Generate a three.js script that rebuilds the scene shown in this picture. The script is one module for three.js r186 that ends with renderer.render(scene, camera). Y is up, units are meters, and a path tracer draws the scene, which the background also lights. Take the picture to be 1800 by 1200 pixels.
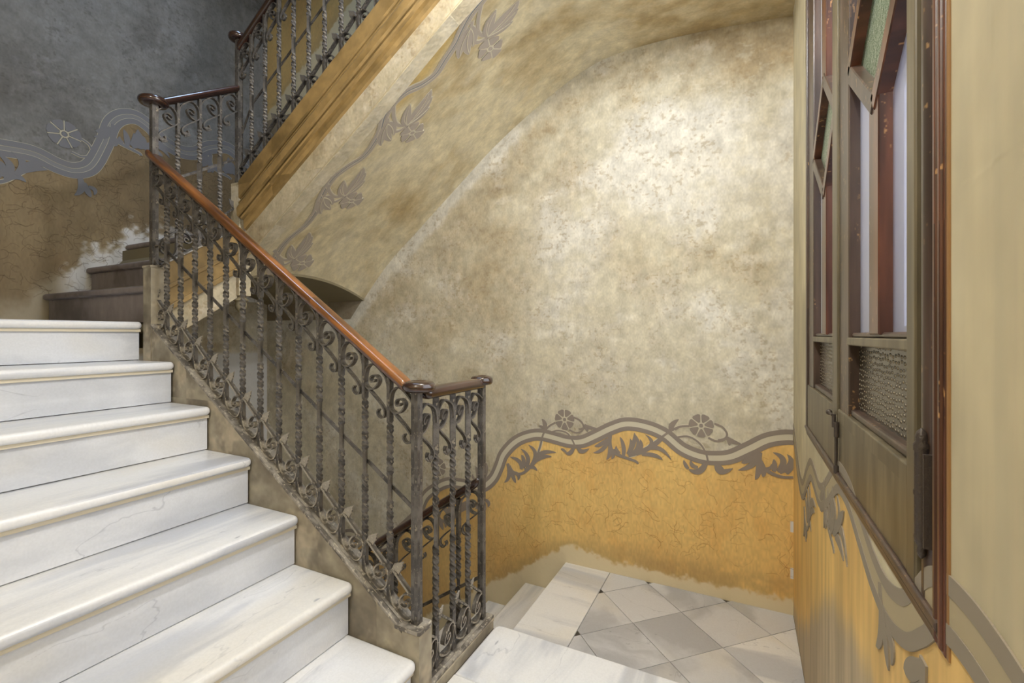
import * as THREE from 'three';
import { mergeGeometries, toCreasedNormals } from 'three/addons/utils/BufferGeometryUtils.js';
import { RectAreaLightUniformsLib } from 'three/addons/lights/RectAreaLightUniformsLib.js';

// ---------------------------------------------------------------- camera, sky, exposure
// Plan coordinates: x to the right along the far wall, d into the room (z = -d), heights given from eye level.
const EYE = 1.255;
const scene = new THREE.Scene();
const camera = new THREE.PerspectiveCamera(2 * Math.atan(600 / 815) * 180 / Math.PI, 1.5, 0.02, 60);
camera.position.set(0, EYE, 0);
camera.rotation.y = Math.atan(410 / 815);
camera.setViewOffset(1800, 1200, 0, 12, 1800, 1200);
scene.background = new THREE.Color().setRGB(0.62, 0.65, 0.78);
scene.backgroundIntensity = 1.2;
const renderer = new THREE.WebGLRenderer({ antialias: true });
renderer.toneMapping = THREE.LinearToneMapping;
renderer.toneMappingExposure = 1.3;
renderer.shadowMap.enabled = true;
RectAreaLightUniformsLib.init();
const WINDOW_POWER = 2.2, LAMP_POWER = 3.1, BACK_FILL_POWER = 3.0, LOWER_LAMP_POWER = 3.5, SKYLIGHT_POWER = 13;

// ---------------------------------------------------------------- noise and textures
let seed = 12345;
const rnd = () => { seed = (seed * 1664525 + 1013904223) >>> 0; return seed / 4294967296; };
const rr = (a, b) => a + (b - a) * rnd();
const TAB = new Float32Array(65536); for (let i = 0; i < 65536; i++) TAB[i] = rnd();
function vn(x, y) {
  const xi = Math.floor(x), yi = Math.floor(y), fx = x - xi, fy = y - yi;
  const u = fx * fx * (3 - 2 * fx), v = fy * fy * (3 - 2 * fy);
  const r0 = (yi & 255) << 8, r1 = ((yi + 1) & 255) << 8, c0 = xi & 255, c1 = (xi + 1) & 255;
  const a = TAB[r0 | c0], b = TAB[r0 | c1], c = TAB[r1 | c0], e = TAB[r1 | c1];
  return a + (b - a) * u + (c - a + (a - b - c + e) * u) * v;
}
function fbm(x, y, o = 4) { let s = 0, a = 0.5, n = 0; for (let i = 0; i < o; i++) { s += a * vn(x + i * 37.7, y + i * 17.3); n += a; a *= 0.52; x *= 2.03; y *= 2.03; } return s / n; }
const sm = (a, b, x) => { const t = Math.min(1, Math.max(0, (x - a) / (b - a))); return t * t * (3 - 2 * t); };
const mix = (a, b, t) => a + (b - a) * t;
const mc = (a, b, t) => [mix(a[0], b[0], t), mix(a[1], b[1], t), mix(a[2], b[2], t)];
// fn(u in metres, v in metres) -> [r,g,b] sRGB; v runs upward
function colorTex(w, h, x0, x1, y0, y1, fn, draw) {
  const cv = document.createElement('canvas'); cv.width = w; cv.height = h;
  const cx = cv.getContext('2d'), im = cx.createImageData(w, h), D = im.data;
  for (let j = 0, k = 0; j < h; j++) {
    const y = y1 - (j + 0.5) / h * (y1 - y0);
    for (let i = 0; i < w; i++, k += 4) { const c = fn(x0 + (i + 0.5) / w * (x1 - x0), y); D[k] = c[0]; D[k + 1] = c[1]; D[k + 2] = c[2]; D[k + 3] = 255; }
  }
  cx.putImageData(im, 0, 0);
  if (draw) draw(cx, (x) => (x - x0) / (x1 - x0) * w, (y) => (y1 - y) / (y1 - y0) * h, w / (x1 - x0));
  const t = new THREE.CanvasTexture(cv); t.colorSpace = THREE.SRGBColorSpace; t.wrapS = t.wrapT = THREE.RepeatWrapping; t.anisotropy = 8;
  return t;
}
function grayTex(w, h, fn) {
  const a = new Uint8Array(w * h * 4);
  for (let j = 0, k = 0; j < h; j++) for (let i = 0; i < w; i++, k += 4) { const c = Math.max(0, Math.min(255, 255 * fn(i / w, j / h))); a[k] = a[k + 1] = a[k + 2] = c; a[k + 3] = 255; }
  const t = new THREE.DataTexture(a, w, h, THREE.RGBAFormat); t.magFilter = THREE.LinearFilter; t.minFilter = THREE.LinearFilter; t.wrapS = t.wrapT = THREE.RepeatWrapping; t.needsUpdate = true; return t;
}
// wandering hairline cracks inside a region
function cracks(cx, X, Y, s, n, region, inside, color, wid = 0.0022) {
  for (let i = 0; i < n; i++) {
    let x = rr(region[0], region[1]), y = rr(region[2], region[3]), a = rr(0, 6.28);
    if (!inside(x, y)) continue;
    cx.strokeStyle = color(rnd()); cx.lineWidth = Math.max(0.7, wid * s * rr(0.5, 1)); cx.beginPath(); cx.moveTo(X(x), Y(y));
    const L = Math.floor(rr(4, 13));
    for (let k = 0; k < L; k++) { a += rr(-0.95, 0.95); x += Math.cos(a) * 0.011; y += Math.sin(a) * 0.011; if (!inside(x, y)) break; cx.lineTo(X(x), Y(y)); }
    cx.stroke();
  }
}
const herm = (P, x) => {
  const n = P.length; if (x <= P[0][0]) return P[0][1]; if (x >= P[n - 1][0]) return P[n - 1][1];
  let i = 0; while (x > P[i + 1][0]) i++;
  const sl = (k) => { const a = P[Math.max(k - 1, 0)], b = P[Math.min(k + 1, n - 1)]; return (b[1] - a[1]) / (b[0] - a[0]); };
  const h = P[i + 1][0] - P[i][0], t = (x - P[i][0]) / h, t2 = t * t, t3 = t2 * t;
  return (2 * t3 - 3 * t2 + 1) * P[i][1] + (t3 - 2 * t2 + t) * h * sl(i) + (-2 * t3 + 3 * t2) * P[i + 1][1] + (t3 - t2) * h * sl(i + 1);
};

// ---------------------------------------------------------------- dimensions
const XR = 0.193, XL = -3.4, DF = 2.42;                  // right wall, left wall, far wall
const RISE = 0.1653, RUN = 0.2457;
const Y_UP = -1.09, Y_LOW = -1.255, Y_LEFT = 0.055;      // upper landing, tiled lower landing, left landing
const WX0 = -2.295, WX1 = -0.869, WD0 = 1.10, WD1 = 1.478; // railings round the well
// soffit of the upper flight: near edge N, edge on the far wall F
const F = [[-2.5, 0.10], [-2.38, 0.238], [-2.15, 0.48], [-1.91, 0.671], [-1.614, 0.903], [-1.343, 1.113], [-1.097, 1.27], [-0.867, 1.393], [-0.676, 1.461], [-0.412, 1.477], [-0.1, 1.46], [0.25, 1.42]];
const N = [[-2.5, 0.181], [-2.02, 0.5125], [-1.439, 0.902], [-1.0, 1.216], [-0.8, 1.33], [-0.55, 1.40], [0.25, 1.42]];
function soffit(x, d) {
  const s = Math.min(1, Math.max(0, (d - 1.47) / 0.95));
  const b = x > -1 ? 0.05 * Math.max(0, 1 - (x + 1) / 0.5) : 0.1 - 0.05 * Math.min(1, Math.max(0, (x + 2.38) / 1.2));
  const n = herm(N, x), f = herm(F, x);
  return n + (f - n) * s + b * 4 * s * (1 - s);
}
// painted border: centre lines of the double ribbon on each wall
const FAR_BORDER = [[-2.75, -1.62], [-2.62, -1.47], [-2.5, -1.41], [-2.38, -1.43], [-2.2, -1.44], [-2.05, -1.3], [-1.901, -1.155], [-1.842, -1.042], [-1.765, -0.979], [-1.669, -0.929], [-1.572, -0.922], [-1.49, -0.924], [-1.429, -0.922], [-1.386, -0.899], [-1.339, -0.851], [-1.304, -0.782], [-1.281, -0.722], [-1.266, -0.697], [-1.21, -0.636], [-1.155, -0.599], [-1.072, -0.57], [-1.019, -0.567], [-0.944, -0.577], [-0.867, -0.588], [-0.795, -0.581], [-0.722, -0.545], [-0.63, -0.493], [-0.555, -0.464], [-0.459, -0.468], [-0.365, -0.498], [-0.276, -0.564], [-0.19, -0.591], [-0.126, -0.59], [-0.065, -0.577], [0.017, -0.529], [0.093, -0.481], [0.167, -0.461], [0.2, -0.46]];
const RIGHT_BORDER = [[2.42, -0.43], [2.363, -0.452], [2.205, -0.548], [2.1, -0.585], [2.029, -0.577], [1.889, -0.486], [1.796, -0.441], [1.713, -0.447], [1.613, -0.463], [1.53, -0.447], [1.447, -0.405], [1.3, -0.33], [1.18, -0.33], [1.07, -0.365], [0.97, -0.397], [0.88, -0.405], [0.8, -0.385], [0.74, -0.345], [0.68, -0.30], [0.6, -0.287], [0.5, -0.297], [0.4, -0.33], [0.25, -0.42], [0.1, -0.45], [-0.1, -0.40], [-0.3, -0.33]];
const LEFT_BORDER = [[-0.2, 1.0], [0.2, 0.9], [0.5, 0.84], [0.75, 0.93], [0.94, 0.955], [1.067, 0.965], [1.16, 0.935], [1.232, 0.93], [1.30, 0.97], [1.37, 1.13], [1.41, 1.27], [1.461, 1.33], [1.53, 1.355], [1.6, 1.33], [1.68, 1.265], [1.77, 1.235], [1.869, 1.25], [1.98, 1.33], [2.105, 1.37], [2.2, 1.33], [2.3, 1.26], [2.42, 1.23]];
const rb2 = [...RIGHT_BORDER].reverse();

// ---------------------------------------------------------------- wall colours
const KHAKI = [192, 184, 162], PALE = [210, 206, 196], BROWN = [156, 139, 108], OCHRE = [230, 194, 122], OCHRE_D = [206, 166, 102], DIRT = [122, 104, 78], CREAM = [224, 208, 172];
function upperPlaster(x, y, brown, pale) {
  const g = fbm(x * 2.2, y * 2.6, 5), g2 = fbm(x * 6 + 9, y * 7 + 4, 5), g3 = fbm(x * 26, y * 22, 3);
  const g4 = fbm(x * 14 + 2, y * 40, 3) * 0.5 + fbm(x * 44, y * 12 + 7, 3) * 0.5;     // fine brush weave
  let c = mc(KHAKI, BROWN, Math.min(0.9, Math.max(0, (g - 0.47) * 1.3 + (g2 - 0.5) * 1.3 + (g4 - 0.5) * 0.7 + brown)));
  c = mc(c, PALE, Math.min(0.85, sm(0.46, 0.8, g2 * 0.45 + (1 - g) * 0.3 + g4 * 0.25 + pale)));
  c = mc(c, [220, 216, 204], sm(0.58, 0.78, fbm(x * 5 + 31, y * 9 + 77, 6) * 0.7 + g4 * 0.3) * 0.55);
  const g5 = fbm(x * 60 + 13, y * 70, 3); c = mc(c, [134, 112, 78], 0.3 * sm(0.56, 0.76, g5) * sm(0.40, 0.62, g2)); c = mc(c, [224, 220, 208], 0.22 * sm(0.6, 0.78, fbm(x * 34 + 60, y * 52, 3)) * sm(0.6, 0.4, g));
  const k = 1 + (g3 - 0.5) * 0.2 + (vn(x * 170, y * 110) - 0.5) * 0.08;
  return [c[0] * k, c[1] * k, c[2] * k];
}
function ochrePlaster(x, y, dark) {
  const g = fbm(x * 3 + 3, y * 3.4, 5), g2 = fbm(x * 16, y * 8 + 5, 4);
  let c = mc(OCHRE, OCHRE_D, Math.min(1, Math.max(0, (g - 0.42) * 1.6 + dark)));
  c = mc(c, [222, 176, 104], sm(0.5, 0.75, g2) * 0.5);
  const k = 1 + (vn(x * 150, y * 60) - 0.5) * 0.08;
  return [c[0] * k, c[1] * k, c[2] * k];
}
const floorFar = (x) => x > -0.885 ? Y_LOW : Y_LOW + 0.672 * (x + 0.885);
const crackCol = (t) => `rgba(${116 + 30 * t | 0},${66 + 16 * t | 0},30,${0.14 + 0.36 * t})`;
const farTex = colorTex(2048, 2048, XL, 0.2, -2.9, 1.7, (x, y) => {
  const db = herm(FAR_BORDER, x) - 0.035, fl = floorFar(x), edge = herm(F, x);
  const lower = sm(-0.3, -1.9, y);
  if (y > db) {
    const arch = edge - y;                            // distance below the vault
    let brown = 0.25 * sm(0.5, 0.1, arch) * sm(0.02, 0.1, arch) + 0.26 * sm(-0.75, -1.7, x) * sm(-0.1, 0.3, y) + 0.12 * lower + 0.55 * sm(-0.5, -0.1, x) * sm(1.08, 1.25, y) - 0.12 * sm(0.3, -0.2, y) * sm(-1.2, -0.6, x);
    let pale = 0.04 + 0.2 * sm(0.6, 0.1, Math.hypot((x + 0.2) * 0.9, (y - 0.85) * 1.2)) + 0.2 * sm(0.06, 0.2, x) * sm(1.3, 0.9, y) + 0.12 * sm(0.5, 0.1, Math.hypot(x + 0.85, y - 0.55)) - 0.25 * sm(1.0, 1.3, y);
    if (arch < -0.01) { const q = upperPlaster(x + 5, y, 0.3, -0.3); return mc(q, [112, 98, 80], 0.6); }
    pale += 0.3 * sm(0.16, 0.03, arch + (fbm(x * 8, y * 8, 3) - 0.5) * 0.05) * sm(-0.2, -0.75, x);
    return upperPlaster(x, y, brown, pale);
  }
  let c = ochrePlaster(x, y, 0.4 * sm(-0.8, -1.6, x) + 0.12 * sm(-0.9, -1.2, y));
  const n = fbm(x * 11, y * 11, 4), n2 = fbm(x * 34, y * 34, 3), h = y - fl;
  const dirt = sm(0.20, 0.09, h + (n - 0.5) * 0.12) * 0.65;
  c = mc(c, DIRT, dirt * 0.42 * sm(0.3, 0.6, n + 0.1));
  c = mc(c, CREAM, sm(0.075, 0.045, h + (n2 - 0.5) * 0.05 + (n - 0.5) * 0.03 - 0.03 * sm(-0.5, -0.9, x)));
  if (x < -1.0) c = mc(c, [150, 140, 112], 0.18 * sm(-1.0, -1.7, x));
  const patch = sm(0.178, 0.183, x) * (Math.abs(y + 0.86) < 0.025 || Math.abs(y + 1.07) < 0.025 ? 1 : 0);
  return mc(c, [214, 214, 218], patch);
}, (cx, X, Y, s) => cracks(cx, X, Y, s, 900, [-2.2, 0.2, -1.4, -0.4], (x, y) => y < herm(FAR_BORDER, x) - 0.07 && y > floorFar(x) + 0.16, crackCol));
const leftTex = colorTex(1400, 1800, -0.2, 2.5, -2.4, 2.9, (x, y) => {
  const db = herm(LEFT_BORDER, x) - 0.035, stepY = 0.06 + 0.16 * sm(1.0, 1.13, x) + 0.165 * sm(1.2, 1.31, x) + 0.165 * sm(1.4, 1.5, x);
  if (y < stepY - 0.3) {
    const t = sm(-0.11, -0.15, y + (fbm(x * 5, 3, 2) - 0.5) * 0.02);
    return mc(upperPlaster(x, y, 0.25, -0.2), [206, 206, 206], t * 0.85);  // light from the storey below painted in as a paler lower zone
  }
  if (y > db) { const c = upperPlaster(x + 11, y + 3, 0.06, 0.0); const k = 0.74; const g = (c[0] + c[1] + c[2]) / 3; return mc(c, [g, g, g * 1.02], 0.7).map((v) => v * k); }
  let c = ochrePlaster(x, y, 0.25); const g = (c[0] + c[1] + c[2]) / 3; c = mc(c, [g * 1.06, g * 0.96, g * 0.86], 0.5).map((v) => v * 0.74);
  const n = fbm(x * 9 + 5, y * 9, 4), n2 = fbm(x * 30, y * 30, 3), h = y - stepY;
  c = mc(c, DIRT, 0.5 * sm(0.45, 0.75, fbm(x * 4, y * 1.2 + 8, 4)));
  c = mc(c, [196, 184, 160], 0.75 * sm(0.17, 0.04, h + (n - 0.5) * 0.2));
  c = mc(c, [232, 230, 228], sm(0.16, 0.05, h + (n2 - 0.5) * 0.22 + (n - 0.5) * 0.14) * sm(1.13, 1.24, x) * 0.9);
  return c;
}, (cx, X, Y, s) => cracks(cx, X, Y, s, 1500, [0.2, 2.4, 0.1, 1.3], (x, y) => y < herm(LEFT_BORDER, x) - 0.06 && y > 0.2, (t) => `rgba(58,40,22,${0.2 + 0.4 * t})`, 0.0018));
const rightTex = colorTex(2048, 1200, -1.4, 2.5, -1.4, 1.7, (d, y) => {
  const db = herm(rb2, d) - 0.03, st = fbm(d * 34, y * 2.6, 4), g = fbm(d * 4, y * 3 + 9, 4);
  let up = mc([190, 180, 150], [208, 199, 170], sm(0.3, 0.75, g)); up = mc(up, [204, 188, 152], 0.3 * sm(1.0, 0.3, d) * sm(0.4, 0.7, st));
  if (y > db) { const k = 1 + (st - 0.5) * 0.09 + (fbm(d * 14, y * 10, 3) - 0.5) * 0.14; return [up[0] * k, up[1] * k, up[2] * k]; }
  let c = mc(OCHRE, OCHRE_D, Math.max(0, (g - 0.35) * 1.4)); const k = 1 + (st - 0.5) * 0.3; c = c.map((v) => v * k);
  const base = mix(-0.60, -1.18, sm(1.15, 2.35, d));       // rubbed grey base of the wall, rising with the steps
  return mc(c, [176 * k, 162 * k, 138 * k], sm(0.05, -0.06, y - base + (fbm(d * 14, y * 3, 3) - 0.5) * 0.07) * 0.85);
});
const soffTex = colorTex(2048, 1024, -2.6, 0.3, 1.4, 2.5, (x, d) => {
  const a = fbm(x * 3.2 + 7, d * 5, 5), b = fbm(x * 9 - d * 4, d * 13 + x * 4, 5), e = fbm(x * 24, d * 30, 3);
  let c = mc([210, 198, 166], [168, 146, 104], Math.min(1, Math.max(0, (a - 0.42) * 1.8 + (b - 0.5) * 1.3 + 0.3 * sm(-1.0, -0.3, x))));
  c = mc(c, [208, 198, 172], 0.7 * sm(0.52, 0.72, b * 0.6 + (1 - a) * 0.4 + 0.12 * sm(1.66, 1.5, d)));
  c = mc(c, [196, 166, 102], 0.8 * sm(0.14, 0.06, Math.hypot((x + 1.1) * 0.5 + (d - 1.52) * 1.0, (d - 1.53) * 1.2)));
  const k = 1 + (e - 0.5) * 0.2 + (vn(x * 140, d * 140) - 0.5) * 0.06; return [c[0] * k, c[1] * k, c[2] * k];
});
const bandTex = colorTex(1024, 512, 0, 2, 0, 1, (x, y) => { const c = upperPlaster(x + 3, y + 2, 0.1, 0.02); return [c[0] * 0.97, c[1] * 0.95, c[2] * 0.92]; });
const stoneTex = colorTex(1024, 1024, 0, 1, 0, 1, (x, y) => {      // painted, rubbed plaster of the strings
  const a = fbm(x * 5, y * 6, 5), b = fbm(x * 30, y * 30, 3);
  let c = mc([166, 157, 138], [126, 117, 102], sm(0.35, 0.7, a)); c = mc(c, [196, 182, 158], 0.65 * sm(0.56, 0.72, fbm(x * 11 + 4, y * 11, 4)));
  const k = 1 + (b - 0.5) * 0.25; return [c[0] * k, c[1] * k, c[2] * k];
});
const ochreTrimTex = colorTex(1024, 512, 0, 1, 0, 1, (x, y) => {
  const a = fbm(x * 5, y * 6, 5), b = fbm(x * 40, y * 40, 3);
  let c = mc([156, 128, 80], [120, 97, 56], sm(0.35, 0.7, a)); const k = 1 + (b - 0.5) * 0.2; return [c[0] * k, c[1] * k, c[2] * k];
});
function marble(veinDark, base, cloud, sx, sy, off, an = 5) {
  const t = colorTex(1024, 1024, 0, 1.4, 0, 1.4, (x, y) => {
    const wx = x * sx + off, wy = y * sy, w = fbm(wx * 2, wy * 2, 4);
    let c = mc(base, cloud, sm(0.42, 0.70, fbm(wx * 1.2 + w * 0.9, wy * an + w, 5)) * 0.85);
    const v = Math.abs(fbm(wx * 2.4 + 40 + w, wy * 5 + w * 1.2, 5) - 0.5); c = mc(c, veinDark, sm(0.012, 0.0, v) * 0.22 * sm(0.48, 0.62, fbm(wx * 2 + 9, wy * 3, 3)));
    c = mc(c, [216, 202, 174], 0.22 * sm(0.58, 0.76, fbm(wx * 1.1 + 80, wy * 1.7, 4)));
    c = mc(c, veinDark, 0.45 * sm(0.87, 0.92, fbm(wx * 9 + 5, wy * 16, 3)));
    const k = 1 + (vn(x * 260, y * 260) - 0.5) * 0.03; return [c[0] * k, c[1] * k, c[2] * k];
  });
  t.wrapS = t.wrapT = THREE.MirroredRepeatWrapping; return t;
}
const marbleTread = marble([120, 124, 136], [231, 231, 233], [190, 193, 202], 1.0, 2.2, 0);
const marbleRiser = marble([112, 116, 128], [220, 222, 228], [196, 199, 207], 1.6, 1.6, 50);
const marbleTile = marble([96, 98, 104], [208, 209, 214], [170, 172, 178], 2.2, 2.2, 90, 1.8);
const greyStoneTex = colorTex(512, 512, 0, 1, 0, 1, (x, y) => { const a = fbm(x * 4, y * 5, 5); const c = mc([150, 140, 137], [116, 107, 104], sm(0.3, 0.7, a)); const k = 1 + (fbm(x * 40, y * 20, 3) - 0.5) * 0.15; return c.map((v) => v * k); });
const woodTex = (a, b, s, gold) => colorTex(1024, 512, 0, 1, 0, 0.5, (x, y) => {
  const g = fbm(x * 3.5, y * 70, 4), f = fbm(x * 16, y * 260, 3); let c = mc(a, b, sm(0.25, 0.75, g)); const k = 1 + (f - 0.5) * s; c = c.map((v) => v * k);
  return gold ? mc(c, gold, 0.9 * sm(0.70, 0.76, fbm(x * 70 + 3, y * 500, 3)) * sm(0.5, 0.62, fbm(x * 6, y * 30 + 9, 3))) : c;
});
const railTex = woodTex([134, 84, 42], [80, 48, 24], 0.5), darkRailTex = woodTex([66, 42, 34], [42, 27, 22], 0.35);
const windowWoodTex = woodTex([104, 62, 44], [66, 38, 28], 0.35, [196, 150, 96]);
const darkWoodTex = woodTex([82, 64, 54], [56, 42, 36], 0.3, [170, 134, 88]);
const oliveWoodTex = woodTex([112, 102, 80], [84, 75, 57], 0.25, null);
const ironTex = colorTex(512, 512, 0, 0.4, 0, 0.4, (x, y) => {
  const a = fbm(x * 30, y * 30, 4), b = fbm(x * 190, y * 130, 3); let c = mc([108, 103, 98], [70, 66, 63], sm(0.3, 0.7, a));
  return mc(c, [190, 178, 156], 0.6 * sm(0.66, 0.76, b) * sm(0.4, 0.6, a));
});
const dustyIronTex = colorTex(512, 512, 0, 0.4, 0, 0.4, (x, y) => {
  const a = fbm(x * 26, y * 26, 4), b = fbm(x * 110, y * 110, 3); let c = mc([160, 153, 142], [98, 92, 85], sm(0.35, 0.68, a));
  return mc(c, [206, 196, 176], 0.7 * sm(0.64, 0.74, b));
});
const plasterBump = grayTex(512, 512, (u, v) => 0.6 * fbm(u * 12, v * 12, 4) + 0.4 * fbm(u * 70, v * 70, 3));
const streakBump = grayTex(512, 512, (u, v) => fbm(u * 90, v * 90, 3));
const seedAt = (u, v) => {             // rows of elongated seeds pressed into the glass
  const X = u * 22, Y = v * 14, cx = Math.floor(X); let m = 0;
  for (let i = -1; i <= 1; i++) { const o = TAB[((cx + i) & 255) * 7 % 65536], yy = Y + o * 3, cy = Math.floor(yy); for (let j = -1; j <= 1; j++) { const h = TAB[(((cx + i) & 255) << 8 | ((cy + j) & 255))], px = cx + i + 0.25 + 0.5 * h, py = cy + j + 0.5; m = Math.max(m, 1 - Math.hypot((X - px) / 0.3, (yy - py) / 0.45)); } }
  return Math.max(0, m);
};
const seedBump = grayTex(512, 512, seedAt);
const seedGlintTex = colorTex(512, 512, 0, 1, 0, 1, (x, y) => { const k = sm(0.05, 0.6, seedAt(x, y)), e = 0.75 + 0.5 * vn(x * 40, y * 40); return mc([74, 66, 54], [182, 172, 152], k * Math.min(1, e)); });  // highlights on the seeds are painted into the glass colour as pale specks
const std = (o) => new THREE.MeshStandardMaterial(o), phy = (o) => new THREE.MeshPhysicalMaterial(o);
const rep = (t, s) => { const c = t.clone(); c.repeat.set(s, s); c.needsUpdate = true; return c; };
const M = {
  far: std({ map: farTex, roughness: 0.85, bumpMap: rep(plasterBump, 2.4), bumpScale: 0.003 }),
  left: std({ map: leftTex, roughness: 0.85, bumpMap: rep(plasterBump, 2), bumpScale: 0.004 }),
  right: std({ map: rightTex, roughness: 0.6, bumpMap: rep(plasterBump, 2), bumpScale: 0.0015 }),
  soffit: std({ map: soffTex, roughness: 0.85, bumpMap: rep(plasterBump, 1.6), bumpScale: 0.003 }),
  plain: std({ color: 0xb9ab88, roughness: 0.9, bumpMap: plasterBump, bumpScale: 0.002 }),
  darkPlain: std({ color: 0x857b62, roughness: 0.9 }),  // darker copy of plain: shade of the undersides put into the colour
  string: std({ map: stoneTex, roughness: 0.75, bumpMap: plasterBump, bumpScale: 0.002 }),
  band: std({ map: (() => { const t = bandTex.clone(); t.repeat.set(0.5, 1); t.needsUpdate = true; return t; })(), roughness: 0.85, bumpMap: plasterBump, bumpScale: 0.004 }),
  trim: std({ map: ochreTrimTex, roughness: 0.6, bumpMap: plasterBump, bumpScale: 0.0015 }),
  tread: phy({ map: rep(marbleTread, 1 / 1.4), roughness: 0.32, clearcoat: 0.15, clearcoatRoughness: 0.3 }),
  riser: phy({ map: rep(marbleRiser, 1 / 1.4), roughness: 0.4 }),
  fillet: std({ color: 0xd6ccb6, roughness: 0.5 }),
  tile: phy({ map: rep(marbleTile, 1 / 1.4), roughness: 0.3 }),
  tileWhite: phy({ map: rep(marbleTread, 1 / 1.4), roughness: 0.3 }),
  mortar: std({ color: 0x4a443c, roughness: 1 }),
  grey: std({ map: greyStoneTex, roughness: 0.7 }),
  rail: phy({ map: rep(railTex, 1), roughness: 0.28, clearcoat: 0.7, clearcoatRoughness: 0.15 }),
  darkRail: phy({ map: rep(darkRailTex, 1), roughness: 0.25, clearcoat: 0.8, clearcoatRoughness: 0.12 }),
  iron: std({ map: rep(ironTex, 2.5), roughness: 0.4, metalness: 0.15, bumpMap: rep(streakBump, 4), bumpScale: 0.0008 }),
  dusty: std({ map: rep(dustyIronTex, 2.5), roughness: 0.55, metalness: 0.05, bumpMap: rep(streakBump, 4), bumpScale: 0.001 }),
  wood: phy({ map: rep(windowWoodTex, 1), roughness: 0.34, clearcoat: 0.4, clearcoatRoughness: 0.3 }),
  darkWood: phy({ map: rep(darkWoodTex, 1), roughness: 0.4, clearcoat: 0.3, clearcoatRoughness: 0.3 }),
  olive: phy({ map: rep(oliveWoodTex, 1), roughness: 0.42, clearcoat: 0.25, clearcoatRoughness: 0.4 }),
  frost: phy({ color: 0xe4e6f0, roughness: 0.55, transmission: 1, thickness: 0, ior: 1.45 }),
  green: phy({ color: 0x5f9a48, roughness: 0.45, transmission: 0.85, thickness: 0, ior: 1.45, bumpMap: rep(plasterBump, 6), bumpScale: 0.004 }),
  seeded: phy({ map: rep(seedGlintTex, 4.6), roughness: 0.2, transmission: 0.1, thickness: 0, ior: 1.5, bumpMap: rep(seedBump, 4.6), bumpScale: 0.003 }),
  paint: std({ color: 0x8d8278, roughness: 0.85 }),
  paintBlue: std({ color: 0x858488, roughness: 0.85 }),
  paintSoffit: std({ color: 0xaea398, roughness: 0.85 }),
  groundLeft: std({ color: 0x8f8e8f, roughness: 0.85 }),
  paintRight: std({ color: 0x928878, roughness: 0.8 }),
  groundRight: std({ color: 0xaea183, roughness: 0.7 }),
  paleLine: std({ color: 0xcbc3ae, roughness: 0.85 }),
  hinge: std({ color: 0x4a413b, roughness: 0.45, metalness: 0.2, bumpMap: rep(streakBump, 6), bumpScale: 0.0006 }),
  black: std({ color: 0x17130f, roughness: 0.5, metalness: 0.4 }),
};

// ---------------------------------------------------------------- builders
const counts = {};
const numbered = (n) => { const k = counts[n] = (counts[n] ?? -1) + 1; return k ? `${n}_${String(k).padStart(3, '0')}` : n; };
const flags = (o) => { o.castShadow = true; o.receiveShadow = true; return o; };
function worldPos(p) { const v = new THREE.Vector3(); for (let o = p; o && o !== scene; o = o.parent) v.add(o.position); return v; }
// geometry is given in world coordinates; it is stored relative to its parent
function mesh(name, g, mat, parent = scene, ud) {
  if (parent !== scene) { const w = worldPos(parent); g.translate(-w.x, -w.y, -w.z); }
  const o = flags(new THREE.Mesh(g, mat)); o.name = parent === scene ? numbered(name) : name; if (ud) Object.assign(o.userData, ud); parent.add(o); return o;
}
function thing(name, label, category, x, y, d, group) { const o = new THREE.Group(); o.name = numbered(name); o.position.set(x, y + EYE, -d); o.userData = { label, category }; if (group) o.userData.group = group; scene.add(o); return o; }
const structure = (name, label) => { const o = new THREE.Group(); o.name = name; o.userData = { kind: 'structure', label }; scene.add(o); return o; };
function boxUV(g, ou = 0, ov = 0, turn = false) {
  if (g.index) g = g.toNonIndexed();
  const p = g.attributes.position, n = p.count, uv = new Float32Array(n * 2), a = new THREE.Vector3(), b = new THREE.Vector3(), c = new THREE.Vector3();
  for (let i = 0; i < n; i += 3) {
    a.fromBufferAttribute(p, i); b.fromBufferAttribute(p, i + 1); c.fromBufferAttribute(p, i + 2);
    const N = b.clone().sub(a).cross(c.clone().sub(a)), ax = Math.abs(N.x), ay = Math.abs(N.y), az = Math.abs(N.z);
    [a, b, c].forEach((v, k) => { let q = ay >= ax && ay >= az ? [-v.z, v.x] : ax >= az ? [-v.z, v.y] : [v.x, v.y]; if (turn) q = [q[1], q[0]]; uv[(i + k) * 2] = q[0] + ou; uv[(i + k) * 2 + 1] = q[1] + ov; });
  }
  g.setAttribute('uv', new THREE.BufferAttribute(uv, 2)); return g;
}
function mapUV(g, fn) { const p = g.attributes.position, uv = new Float32Array(p.count * 2); for (let i = 0; i < p.count; i++) { const q = fn(p.getX(i), p.getY(i) - EYE, -p.getZ(i)); uv[2 * i] = q[0]; uv[2 * i + 1] = q[1]; } g.setAttribute('uv', new THREE.BufferAttribute(uv, 2)); return g; }
const farUV = (g) => mapUV(g, (x, y) => [(x - XL) / (0.2 - XL), (y + 2.9) / 4.6]);
const leftUV = (g) => mapUV(g, (x, y, d) => [(d + 0.2) / 2.7, (y + 2.4) / 5.3]);
const rightUV = (g) => mapUV(g, (x, y, d) => [(d + 1.4) / 3.9, (y + 1.4) / 3.1]);
const soffUV = (g) => mapUV(g, (x, y, d) => [(x + 2.6) / 2.9, (d - 1.4) / 1.1]);
const bx = (x0, x1, y0, y1, d0, d1) => new THREE.BoxGeometry(x1 - x0, y1 - y0, d1 - d0).translate((x0 + x1) / 2, (y0 + y1) / 2 + EYE, -(d0 + d1) / 2);
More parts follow.
